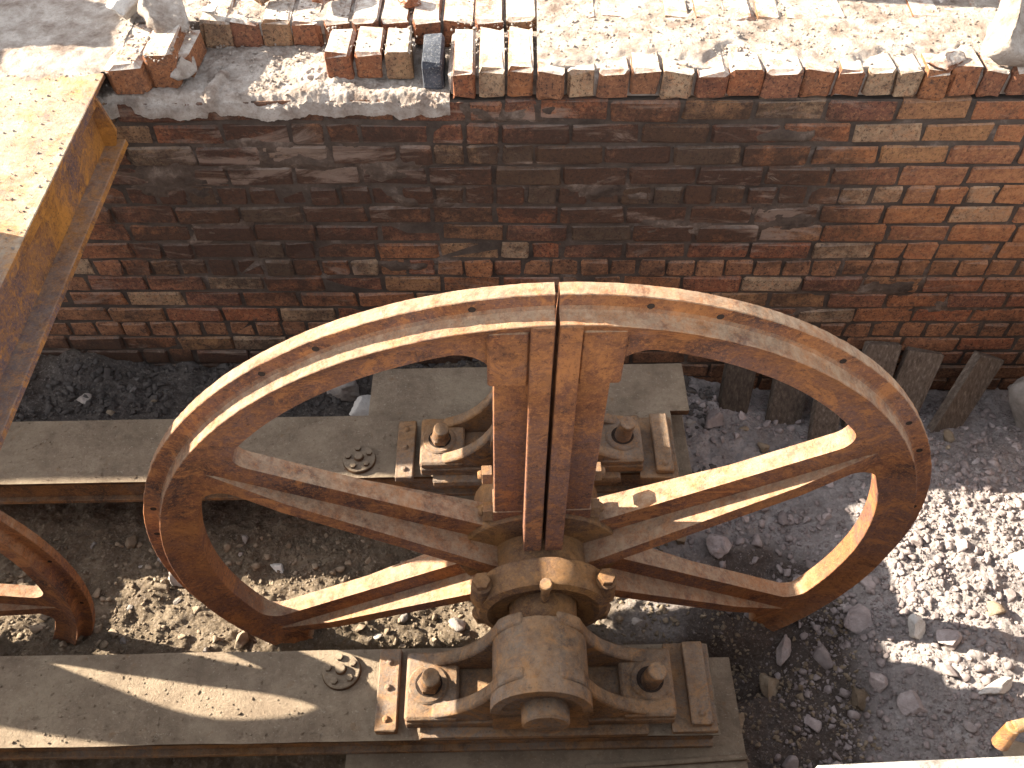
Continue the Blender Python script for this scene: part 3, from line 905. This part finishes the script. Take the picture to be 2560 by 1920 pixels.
def bearing(cx, cy, label, flip=1):
    t = thing('wheel_bearing', label, 'bearing', (cx, cy, 0), (0, 0, 0 if flip > 0 else PI), 'plummer block bearings of the wheel axle')
    # sole plate
    m = MB(); m.box(-0.35, 0.315, -0.128, 0.12, 0.004, 0.030, 0.004, 0.0015); m.build('sole_plate', M_IRON, t)
    # base casting: slab with raised ends
    m = MB()
    m.box(-0.392, 0.392, -0.102, 0.102, 0.0305, 0.070, 0.005)
    m.box(-0.392, -0.235, -0.102, 0.102, 0.0702, 0.104, 0.008)
    m.box(0.235, 0.392, -0.102, 0.102, 0.0702, 0.104, 0.008)
    m.build('base_casting', M_IRON, t, bevel=0.002)
    # arms: two curved webs each side
    for s in (-1, 1):
        for yy in (-0.098, 0.056):
            pts = [(s * 0.146 * math.cos(a), 0.236 + 0.148 * math.sin(a)) for a in (1.25, 1.1, 0.95, 0.8, 0.66)]
            p0, p1, p2 = pts[-1], (s * 0.165, 0.150), (s * 0.315, 0.106)
            for k in range(1, 13):
                u = k / 12
                pts.append(tuple((1 - u) ** 2 * a + 2 * u * (1 - u) * b + u * u * c for a, b, c in zip(p0, p1, p2)))
            pts += [(s * 0.315, 0.0706), (s * 0.046, 0.0706)]
            m = MB(); m.prism_xz(pts, yy, yy + 0.042); m.build('arm', M_IRON, t, bevel=0.009, smooth=True)
        # bolt pad, washer, bolt
        m = MB(); m.cyl((s * 0.325, 0.0, 0.1045), (s * 0.325, 0.0, 0.112), 0.060, 0.058, 28); m.build('bolt_pad', M_IRON, t, True)
        m = MB()
        m.cyl((s * 0.323, -0.004, 0.112), (s * 0.323 + 0.012, -0.010, 0.185 if s < 0 else 0.200), 0.0295, 0.027, 16)
        if s < 0:
            hexhead(m, (s * 0.323 + 0.002, -0.004, 0.113), 0.034, 0.022)
        m.build('bolt', M_IRON, t, True)
        m = MB(); m.cyl((s * 0.323, 0, 0.1121), (s * 0.323, 0, 0.1145), 0.040, 0.040, 20, 0.001); m.build('bolt_slot_shade', M_HOLE_SHADE, t, True)  # flat dark disc round the bolt, a slot's shade put into colour
    # cap: half round block over the journal with a skirt down to the base
    pts = []
    for k in range(25):
        a = PI * k / 24
        pts.append((0.134 * math.cos(a), 0.236 + 0.146 * math.sin(a)))
    pts += [(-0.137, 0.0704), (0.137, 0.0704)]
    m = MB(); m.prism_xz(pts, -0.122, 0.078); o = m.build('cap', M_IRON, t, smooth=True)
    b = o.modifiers.new('bevel', 'BEVEL'); b.width = 0.030; b.segments = 4; b.limit_method = 'ANGLE'; b.angle_limit = math.radians(40)
    pts = [(0.140 * math.cos(PI * k / 24), 0.238 + 0.150 * math.sin(PI * k / 24)) for k in range(25)] + [(0.112 * math.cos(PI * k / 24), 0.236 + 0.120 * math.sin(PI * k / 24)) for k in range(24, -1, -1)]
    m = MB(); m.prism_xz(pts, -0.138, -0.100); m.build('cap_lip', M_IRON, t, smooth=True, bevel=0.004)
    # stop bars either side, riveted
    for s, x0, w in ((-1, -0.485, 0.066), (1, 0.440, 0.062)):
        zb = 0.006 if s < 0 else 0.0235
        m = MB(); m.box(x0, x0 + w, -0.110, 0.143, zb, zb + 0.030, 0.004, 0.001); o = m.build('stop_bar', M_IRON, t, bevel=0.0015)
        for yy in ((-0.075, 0.02, 0.10) if s < 0 else (-0.082,)):
            m = MB(); m.cyl((x0 + w * 0.5, yy, zb + 0.030), (x0 + w * 0.5, yy, zb + 0.040), 0.011, 0.008, 12); q = m.build('rivet', M_IRON, t, True)
    m = MB(); m.box(0.385, 0.520, -0.122, 0.148, 0.006, 0.0232, 0.003, 0.001); m.build('packing_plate', M_IRON, t)
    return t


bearing(0.064, 1.051, 'rusty plummer block bearing on the near beam in front of the wheel hub')
tb = bearing(0.064, 1.937, 'dusty plummer block bearing on the far beam behind the wheel')
# the far one mirrors the near one about the wheel
for c in list(tb.children):
    pass
tb.scale = (1, 1, 1)

for cx, cy, lab in ((-0.538, 1.135, 'round dusty flange plate with five bolt heads on the near beam'), (-0.556, 1.925, 'round dusty flange plate with bolt heads on the far beam')):
    t = thing('bolted_disc', lab, 'flange plate', (cx, cy, 0.004), group='round bolted plates on the beams')
    m = MB(); m.cyl((0, 0, 0), (0, 0, 0.016), 0.060, 0.058, 30); m.build('disc', M_STEEL, t, True)
    m = MB(); m.cyl((0, 0, 0.0162), (0, 0, 0.034), 0.018, 0.016, 12); m.build('bolt', M_STEEL, t, True)
    for k in range(5):
        a = 0.5 + k * 2 * PI / 5
        m = MB(); hexhead(m, (0.040 * math.cos(a), 0.040 * math.sin(a), 0.0162), 0.0115, 0.012); m.build('bolt', M_STEEL, t, True)

# ------------------------------------------------------------------ the big wheels
R = 1.149


def spoke_poly(h1, h2, r0=0.10, Ri=1.0, fr1=0.07, fr2=0.07, rout=1.04):
    """outline of a spoke plate along +Z: half widths h1 (left, -x) and h2 (right)"""
    def side(h, fr, s):
        # fillet centre at x = h+fr, distance Ri-fr from the hub
        cx = h + fr; cz = math.sqrt((Ri - fr) ** 2 - cx ** 2)
        out = [(s * h, r0), (s * h, cz)]
        a_end = math.atan2(cz, cx)  # direction to the tangent point on the ring
        for k in range(1, 9):
            a = PI + (a_end - PI) * k / 8
            out.append((s * (cx + fr * math.cos(a)), cz + fr * math.sin(a)))
        a = math.atan2(cx, cz)
        out.append((s * rout * math.sin(a), rout * math.cos(a)))
        return out
    L = side(h1, fr1, -1); Rr = side(h2, fr2, 1)
    aL = math.atan2(L[-1][0], L[-1][1]); aR = math.atan2(Rr[-1][0], Rr[-1][1])
    arc = [(rout * math.sin(aL + (aR - aL) * k / 10), rout * math.cos(aL + (aR - aL) * k / 10)) for k in range(1, 10)]
    return L + arc + list(reversed(Rr))


def wheel(label, C, yaw, lean, spin, scale=1.0, full=True):
    t = thing('sheave_wheel', label, 'wheel', C, group='big rusty spoked wheels in the pit')
    t.matrix_world = Matrix.Translation(C) @ Matrix.Rotation(yaw, 4, 'Z') @ Matrix.Rotation(lean, 4, 'X') @ Matrix.Rotation(spin, 4, 'Y') @ Matrix.Scale(scale, 4)
    prof = [(R, 0.001), (R - 0.002, -0.0008), (1.114, 0.0), (1.1055, -0.004), (1.1015, -0.011), (1.0995, -0.026), (1.0985, -0.041), (1.0965, -0.0425),
            (1.075, -0.031), (1.045, -0.019), (1.002, -0.0165), (1.0, -0.0145), (1.0, 0.045), (1.055, 0.048), (1.080, 0.040), (1.10, 0.036), (R - 0.002, 0.036), (R, 0.034)]
    g = 0.0045
    for s in (0, 1):
        a0 = g + s * PI; a1 = PI - g + s * PI
        m = MB(); m.lathe(prof, a0, a1, 260)
        o = m.build('rim_half', M_WHEEL, t, True)
        # worn, slightly uneven casting edge
        co = np.empty(len(o.data.vertices) * 3); o.data.vertices.foreach_get('co', co); co = co.reshape(-1, 3)
        ang = np.arctan2(co[:, 0], co[:, 2]); rr_ = np.hypot(co[:, 0], co[:, 2])
        k = 1 + (rr_ > 1.05) * 0.0032 * fbm(ang * 95, co[:, 1] * 40, 3, 3 + s)
        co[:, 0] *= k; co[:, 2] *= k; co[:, 1] += 0.0012 * fbm(ang * 14, rr_ * 20, 3, 8)
        o.data.vertices.foreach_set('co', co.ravel()); o.data.update()
    # bolt holes: solid dark plugs, the shade inside painted as colour
    mats = M_BLACK
    angs = [-34.8, -26.7, -8.0, 11.5, 19.8, 38.4, 57.3, 65.2, 82, -72.5, -80, 100, 118, 135, -100, -118, -135, 155, -155, 172]
    for a in angs:
        a = math.radians(a) - spin
        c = Vector((1.122 * math.sin(a), -0.0012, 1.122 * math.cos(a)))
        m = MB(); m.cyl(c, c + Vector((0, 0.012, 0)), 0.0085, 0.0085, 14, 0.0004); m.build('bolt_hole_shade', M_HOLE_SHADE, t, True)
    # four plain spokes
    for ang in (60, 120, -60, -120):
        Ma = Matrix.Rotation(math.radians(ang), 4, 'Y')
        m = MB(); m.prism_xz(spoke_poly(0.074, 0.074, fr1=0.055, fr2=0.055), -0.0150, 0.038, Ma)
        o = m.build('spoke', M_WHEEL, t, bevel=0.003)
        # the rib down its middle, deep at the hub and dying out at the rim
        pr = [(0.12, -0.100), (0.55, -0.068), (0.80, -0.050), (1.03, -0.0165), (1.03, -0.0140), (0.12, -0.0140)]
        s_ = 1 if ang > 0 else -1
        # rib centred slightly to the lower side
        v0 = -0.002 * s_; v1 = 0.046 * s_
        vv = [(v0, y, rr2) for rr2, y in pr] + [(v1, y, rr2) for rr2, y in pr]
        n_ = len(pr)
        ff = [tuple(range(n_)), tuple(reversed(range(n_, 2 * n_)))] + [(k, k + n_, (k + 1) % n_ + n_, (k + 1) % n_) for k in range(n_)]
        m = MB(); m.add([Ma @ Vector(q) for q in vv], ff); m.build('spoke_rib', M_WHEEL, t, bevel=0.003)
        pr2 = [(0.12, 0.10), (0.55, 0.075), (0.94, 0.044), (0.94, 0.0395), (0.12, 0.0395)]
        vv = [(-0.022, y, rr2) for rr2, y in pr2] + [(0.022, y, rr2) for rr2, y in pr2]
        n_ = len(pr2)
        ff = [tuple(range(n_)), tuple(reversed(range(n_, 2 * n_)))] + [(k, k + n_, (k + 1) % n_ + n_, (k + 1) % n_) for k in range(n_)]
        m = MB(); m.add([Ma @ Vector(q) for q in vv], ff); m.build('spoke_rib', M_WHEEL, t)
    # two split spokes: a pair of channel halves bolted face to face
    for ang in (0, 180):
        Ma = Matrix.Rotation(math.radians(ang), 4, 'Y')
        for s in (-1, 1):
            h = 0.136
            pl = spoke_poly(h, h, fr1=0.085, fr2=0.085, rout=1.04)
            half = [(x if s * x > 0.005 else s * 0.005, z) for x, z in pl]
            # keep only this half
            pts = []
            for q in half:
                if not pts or (abs(q[0] - pts[-1][0]) > 1e-6 or abs(q[1] - pts[-1][1]) > 1e-6): pts.append(q)
            pts2 = [q for q in pts if s * q[0] > 0.0051]
            top = math.sqrt(1.04 ** 2 - 0.005 ** 2)
            if s < 0:
                pts2 = pts2 + [(s * 0.005, top), (s * 0.005, 0.10)]
            else:
                pts2 = [(s * 0.005, 0.10), (s * 0.005, top)] + pts2
            m = MB(); m.prism_xz(pts2, -0.0155, 0.045, Ma); m.build('split_spoke', M_WHEEL, t, bevel=0.003)
            # raised pad at the rim end
            x0, x1 = sorted((s * 0.056, s * (0.150 if s < 0 else 0.158)))
            m = MB(); m.box(x0, x1, -0.0290, -0.0150, 0.868, 1.062, 0.006, 0.0, Ma); m.build('rim_pad', M_WHEEL, t)
            # joint flange, deeper towards the hub
            x0, x1 = s * 0.0052, s * 0.056
            pr = [(0.17, -0.098), (0.60, -0.066), (0.98, -0.042), (1.092, -0.0415), (1.092, -0.0150), (0.17, -0.0150)]
            n_ = len(pr)
            vv = [(x0, y, q) for q, y in pr] + [(x1, y, q) for q, y in pr]
            ff = [tuple(range(n_)), tuple(reversed(range(n_, 2 * n_)))] + [(k, k + n_, (k + 1) % n_ + n_, (k + 1) % n_) for k in range(n_)]
            m = MB(); m.add([Ma @ Vector(q) for q in vv], ff); m.build('joint_flange', M_WHEEL, t, bevel=0.004)
            # clamping lug over the hub
            x0, x1 = sorted((s * 0.006, s * 0.140))
            m = MB(); m.box(x0, x1, -0.0185, 0.06, 0.150, 0.262, 0.002, 0.0, Ma); m.build('clamp_lug', M_WHEEL, t, bevel=0.004)
            for zz, yy in ((0.215, 0.012), (0.33, 0.065)):
                c = Ma @ Vector((s * 0.139, yy, zz)); d = Ma.to_3x3() @ Vector((s, 0, 0))
                m = MB(); hexhead(m, c, 0.030, 0.030, d); m.cyl(c + d * 0.029, c + d * 0.042, 0.014, 0.012, 12)
                m.build('clamp_bolt', M_HUB, t, True)
    # web disc, hub barrel
    m = MB(); m.lathe([(0.245, -0.030), (0.25, -0.026), (0.25, 0.055), (0.245, 0.06), (0.08, 0.06), (0.08, -0.03)], 0, 2 * PI, 110, closed=True); m.build('hub_web', M_HUB, t, True)
    m = MB()
    m.lathe([(0.190, -0.126), (0.196, -0.132), (0.196, -0.196), (0.188, -0.208), (0.165, -0.214), (0.152, -0.208), (0.146, -0.200), (0.105, -0.196), (0.10, -0.190), (0.10, 0.0), (0.150, 0.0), (0.150, -0.115), (0.175, -0.120)],
            0, 2 * PI, 120, closed=True)
    m.build('hub', M_HUB, t, True)
    m = MB(); m.lathe([(0.100, -0.19), (0.096, -0.250), (0.088, -0.268), (0.06, -0.27), (0.06, -0.19)], 0, 2 * PI, 80, closed=True); m.build('hub_collar', M_HUB, t, True)
    m = MB(); m.lathe([(0.190, 0.06), (0.196, 0.07), (0.196, 0.17), (0.185, 0.18), (0.08, 0.18), (0.08, 0.05), (0.18, 0.05)], 0, 2 * PI, 56, closed=True); m.build('hub_back', M_HUB, t, True)
    for s in (-1, 1):
        c = Vector((s * 0.178, -0.175, 0.082 + 0.0))
        m = MB(); m.cyl(c + Vector((0, 0, -0.05)), c + Vector((0, 0, 0.055)), 0.034, 0.030, 16, 0.006); hexhead(m, c + Vector((0, 0, 0.055)), 0.026, 0.022)
        m.build('hub_bolt', M_HUB, t, True)
        c = Vector((s * 0.178, -0.175, -0.09))
        m = MB(); hexhead(m, c, 0.032, -0.04 if False else 0.04); m.build('hub_bolt', M_HUB, t, True)
    m = MB(); m.cyl((0.0, -0.215, 0.10), (0.0, -0.215, 0.185), 0.013, 0.013, 12); m.cyl((0, -0.215, 0.186), (0, -0.215, 0.208), 0.019, 0.018, 12); m.build('lubricator', M_IRON, t, True)
    return t


SPIN = math.radians(1.2)
wh = wheel('large rusty iron wheel with split spokes standing in the middle of the pit', (0.0729, 1.4239, 0.2362), 0.029789, 0.051354, SPIN)
# the axle is its own thing: level, through both bearings
ax = thing('axle', 'short rusty axle stub end sticking out of the near bearing', 'axle', (0.0745, 1.45, 0.236))
m = MB(); m.cyl((0, -0.572, 0), (0, 0.62, 0), 0.066, 0.066, 64, 0.006); m.build('shaft', M_IRON, ax, True)
wh2 = wheel('second rusty spoked wheel cut off by the left edge of the view', (-2.350, 1.435, 0.060), 0.0, 0.0, math.radians(-18.6), 0.926 / R)
ax2 = thing('axle', 'axle of the second wheel at the left', 'axle', (-2.360, 1.49, 0.067))
m = MB(); m.cyl((0, -0.6, 0), (0, 0.6, 0), 0.066, 0.066, 24, 0.006); m.build('shaft', M_IRON, ax2, True)

# ------------------------------------------------------------------ timber shoring at the foot of the wall
def plank(top, bot, w, th, label, seed, tilt=0.0):
    top = Vector(top); bot = Vector(bot)
    d = (top - bot); L = d.length; z = d.normalized()
    yv = Vector((0, 1, 0)); x = yv.cross(z).normalized(); y = z.cross(x)
    me = box_mesh('shoring_plank', w, th, L, 0.004, 0.003, seed)
    o = link_obj('shoring_plank', me, M_WOOD)
    o.matrix_world = Matrix.Translation((top + bot) / 2) @ Matrix((x, y, z)).transposed().to_4x4() @ Matrix.Rotation(tilt, 4, 'Z')
    return tag(o, label, 'plank', 'timber planks leaning at the foot of the brick wall')


plank((1.575, 2.600, -0.165), (1.52, 2.40, -0.62), 0.155, 0.035, 'broad brown plank just right of the wheel rim at the wall foot', 1, 0.05)
plank((1.765, 2.595, -0.215), (1.69, 2.44, -0.66), 0.150, 0.035, 'darkest plank second from the right, tilted with a pale edge', 2, -0.2)
plank((2.03, 2.560, -0.215), (1.845, 2.36, -0.66), 0.150, 0.040, 'greyest plank, rightmost of the leaning shoring and most tilted', 3, 0.1)
plank((1.22, 2.60, -0.24), (1.185, 2.42, -0.60), 0.150, 0.035, 'dark plank seen through the upper right opening of the wheel', 4, 0.0)
plank((1.385, 2.58, -0.25), (1.345, 2.355, -0.53), 0.125, 0.035, 'short grey plank framed by the tip of the upper right wheel opening', 5, 0.1)
plank((0.99, 2.60, -0.20), (0.965, 2.47, -0.60), 0.130, 0.035, 'brown plank left of the dark one behind the wheel spokes', 6, 0.0)
loose('stone', 'dark grey rough boulder at the right edge below the wall', 'stone', (2.22, 2.42, -0.30), (0.20, 0.34, 0.55), M_ROCK, 88, 0.1)

# ------------------------------------------------------------------ loose rock on the pit floor
def fz(x, y):
    return float(floor_z(np.array(x), np.array(y)))


named = [
    ((-1.24, 1.70), (0.12, 0.16, 0.08), M_ROCK, 'flat pale slab of rock left of the wheel rim', 5),
    ((-1.32, 1.62), (0.10, 0.04, 0.05), M_ROCKB, 'narrow brown stone left of the pale slab', 6),
    ((-1.14, 1.66), (0.07, 0.08, 0.06), M_ROCK, 'rounded grey stone between the pale slab and the wheel rim', 7),
    ((-0.94, 1.47), (0.07, 0.08, 0.07), M_STONE, 'white stone against the outside of the left lower rim', 8),
    ((-1.05, 1.52), (0.09, 0.06, 0.05), M_ROCKB, 'cream flat stone in the lit patch left of the wheel', 9),
    ((-0.98, 1.41), (0.06, 0.09, 0.05), M_ROCKB, 'pointed tan stone near the beam, left of the wheel foot', 10),
    ((-0.79, 1.31), (0.05, 0.09, 0.06), M_ROCK, 'upright grey stone against the near beam below the wheel', 11),
    ((-0.86, 1.30), (0.05, 0.07, 0.05), M_ROCKB, 'tan stone next to the near beam, left of the upright one', 12),
    ((-0.90, 1.70), (0.08, 0.05, 0.04), M_STONE, 'white chip just inside the lower left rim', 13),
    ((1.22, 1.45), (0.15, 0.13, 0.07), M_ROCKP, 'flat pinkish slab right of the wheel foot', 14),
    ((1.40, 1.38), (0.08, 0.11, 0.08), M_STONE, 'white angular stone right of the pinkish slab', 15),
    ((1.50, 1.33), (0.11, 0.09, 0.08), M_ROCKP, 'half-lit pink stone at the edge of the shadow on the right', 16),
    ((1.17, 1.18), (0.09, 0.09, 0.08), M_ROCKB, 'rounded brown stone in the lit strip right of the pedestal', 17),
    ((1.25, 1.22), (0.07, 0.09, 0.08), M_ROCKP, 'upright pink stone behind the rounded brown one', 18),
    ((1.16, 0.90), (0.085, 0.11, 0.09), M_ROCKB, 'dark brown round cobble at the lower right', 19),
    ((0.96, 1.37), (0.06, 0.13, 0.07), M_ROCKP, 'long pinkish stone pointing at the lower right rim', 20),
    ((1.09, 1.35), (0.07, 0.11, 0.07), M_ROCKP, 'wedge-shaped stone right of the long pinkish one', 21),
    ((0.90, 1.26), (0.11, 0.10, 0.08), M_ROCKB, 'dull brown boulder below the lower right rim', 22),
    ((0.70, 1.29), (0.11, 0.07, 0.07), M_STONE, 'bluish white stone behind the right end of the near beam', 23),
    ((0.71, 1.20), (0.06, 0.08, 0.06), M_ROCK, 'grey stone just right of the near beam end', 24),
    ((0.76, 1.12), (0.06, 0.06, 0.06), M_ROCKB, 'brown stone beside the right edge of the pedestal', 25),
    ((1.33, 1.12), (0.12, 0.10, 0.06), M_ROCKP, 'broad mauve stone in the shaded gravel on the right', 26),
    ((1.60, 1.16), (0.17, 0.05, 0.05), M_STONE, 'long thin pale sliver of stone on the shaded gravel', 27),
    ((1.42, 0.83), (0.08, 0.12, 0.07), M_ROCKP, 'tall mauve stone near the bottom right corner', 28),
    ((1.60, 0.94), (0.15, 0.13, 0.06), M_ROCKB, 'wide sunken brown stone near the bottom right corner', 29),
    ((0.80, 1.80), (0.12, 0.12, 0.09), M_ROCKP, 'pinkish boulder seen through the lower right opening', 30),
    ((0.66, 1.60), (0.14, 0.12, 0.09), M_ROCKP, 'long grey-pink boulder under the lower right spoke', 31),
    ((0.42, 1.74), (0.16, 0.12, 0.10), M_ROCKP, 'largest boulder behind the lower right spoke near the hub', 32),
    ((0.64, 1.85), (0.09, 0.09, 0.08), M_ROCKB, 'round dark brown cobble inside the lower right opening', 33),
    ((1.86, 1.64), (0.10, 0.09, 0.07), M_STONE, 'white stone at the right edge in full sun', 34),
    ((0.87, 2.41), (0.13, 0.11, 0.10), M_ROCKP, 'pale round boulder seen through the upper right opening', 35),
    ((-1.00, 2.46), (0.10, 0.14, 0.16), M_STONE, 'grey stone leaning at the wall foot above the left rim', 36),
    ((-0.62, 2.40), (0.16, 0.12, 0.10), M_STONE, 'bluish grey stone against the far pedestal plate', 37),
    ((-0.72, 2.50), (0.17, 0.10, 0.12), M_ROCK, 'grey boulder behind the upper left opening of the wheel', 38),
]
for (x, y), s, mt, lab, sd_ in named:
    loose('stone', lab, 'stone', (x, y, fz(x, y) + s[2] * 0.20), s, mt, sd_ * 3 + 1, random.uniform(-0.6, 0.6), sub=4)

shapes = {}
for mt, nm in ((M_ROCK, 'a'), (M_ROCKP, 'p'), (M_ROCKB, 'b')):
    shapes[nm] = []
    for k in range(10):
        v, f = rock_shape(400 + k, 3, 0.25, 5)
        shapes[nm].append(raw_mesh('stone', v, f, mt))
r = np.random.default_rng(77)
made = 0
taken = [(x, y, max(s)) for (x, y), s, *_ in named]
while made < 190:
    x = r.uniform(-1.9, 2.25); y = r.uniform(0.75, 2.5)
    if x < 0.62 and (0.90 < y < 1.23 or 1.83 < y < 2.15): continue
    if -0.56 < x < 0.68 and (y < 1.24 or y > 1.80): continue
    if x < 0.6 and r.random() < 0.35: continue
    s = 0.017 + 0.030 * r.random() ** 2
    if any((x - a) ** 2 + (y - b) ** 2 < (c * 0.5 + s) ** 2 for a, b, c in taken): continue
    taken.append((x, y, s * 2))
    right = x > 0.6
    key = 'p' if right and r.random() < 0.75 else ('b' if r.random() < 0.6 else 'a')
    o = link_obj('stone', shapes[key][r.integers(10)], None, None, (x, y, fz(x, y) + s * 0.12), (r.uniform(-0.4, 0.4), r.uniform(-0.4, 0.4), r.uniform(0, 6.28)))
    o.scale = (s, s, s)
    hue = {'p': 'pinkish', 'b': 'brown', 'a': 'grey'}[key]
    if right:
        where = ('in the shade near the leaning planks', 'in the rubble right of the wheel rim', 'in the rubble near the bottom right corner')[0 if y > 1.9 else (1 if y > 1.35 else 2)]
    elif y > 2.15:
        where = 'in the dark soil at the foot of the brick wall'
    else:
        where = 'on the soil left of the wheel, between the beams' if x < -0.95 else 'on the soil under and behind the wheel spokes'
    tag(o, 'loose %s stone %s' % (hue, where), 'stone', 'loose %s stones %s' % (hue, where))
    made += 1

# gravel: nobody could count it
def gravel(name, n, xr, yr, mat, smin, smax, pw, sub, seed, dens=None):
    rr = np.random.default_rng(seed)
    x = rr.uniform(*xr, n); y = rr.uniform(*yr, n)
    keep = rr.random(n) < (dens(x, y) if dens else 1)
    x, y = x[keep], y[keep]
    s = smin + (smax - smin) * rr.random(len(x)) ** pw
    z = floor_z(x, y) + s * 0.2
    me = scatter_mesh(name, np.stack([x, y, z], 1), s, mat, sub, seed=seed)
    return tag(link_obj(name, me), kind='stuff', label=None)


def dclump(x, y):
    return np.clip(0.55 + 2.2 * fbm(x * 4, y * 4, 3, 91), 0.05, 1)


def dright(x, y):
    return dclump(x, y) * np.clip((x - 0.80 + 0.3 * fbm(x * 3, y * 3, 3, 7)) / 0.25 + np.clip((y - 1.55) / 0.2, 0, 1), 0.04, 1)


gravel('gravel', 26000, (0.5, 2.5), (0.5, 2.6), M_ROCKP, 0.0035, 0.013, 2.5, 1, 31, dright)
gravel('gravel', 3200, (0.55, 2.5), (0.6, 2.55), M_ROCKP, 0.010, 0.026, 2.0, 2, 36, dright)
gravel('gravel', 2500, (0.6, 1.2), (0.6, 1.6), M_ROCKB, 0.003, 0.016, 2.5, 2, 38, dclump)
gravel('gravel', 12000, (-2.2, 0.6), (1.2, 1.86), M_ROCKB, 0.003, 0.012, 2.5, 1, 32, dclump)
gravel('gravel', 700, (-2.2, 0.6), (1.22, 1.84), M_ROCKB, 0.009, 0.024, 2.0, 2, 37, dclump)
gravel('gravel', 2600, (-2.2, 0.9), (2.1, 2.62), M_ROCKD, 0.004, 0.024, 2.5, 2, 33, dclump)
gravel('gravel', 900, (-2.0, 0.8), (2.42, 2.70), M_ROCKD, 0.006, 0.030, 2.0, 2, 39)
gravel('gravel', 900, (-1.6, 0.7), (0.6, 0.95), M_ROCK, 0.004, 0.018, 2.5, 1, 34, dclump)

# rusty bent bar stub standing on the near edge, bottom right corner
rb = thing('rusty_bar', 'crusted orange iron stub sticking up at the bottom right corner', 'bar', (0.905, 0.57, 1.0))
m = MB(); m.cyl((-0.006, 0.0, -0.03), (0.0, 0.012, 0.030), 0.016, 0.013, 12); m.cyl((0.0, 0.012, 0.026), (0.05, 0.020, 0.034), 0.012, 0.011, 12); m.build('bar_body', M_GIRDER, rb, True)
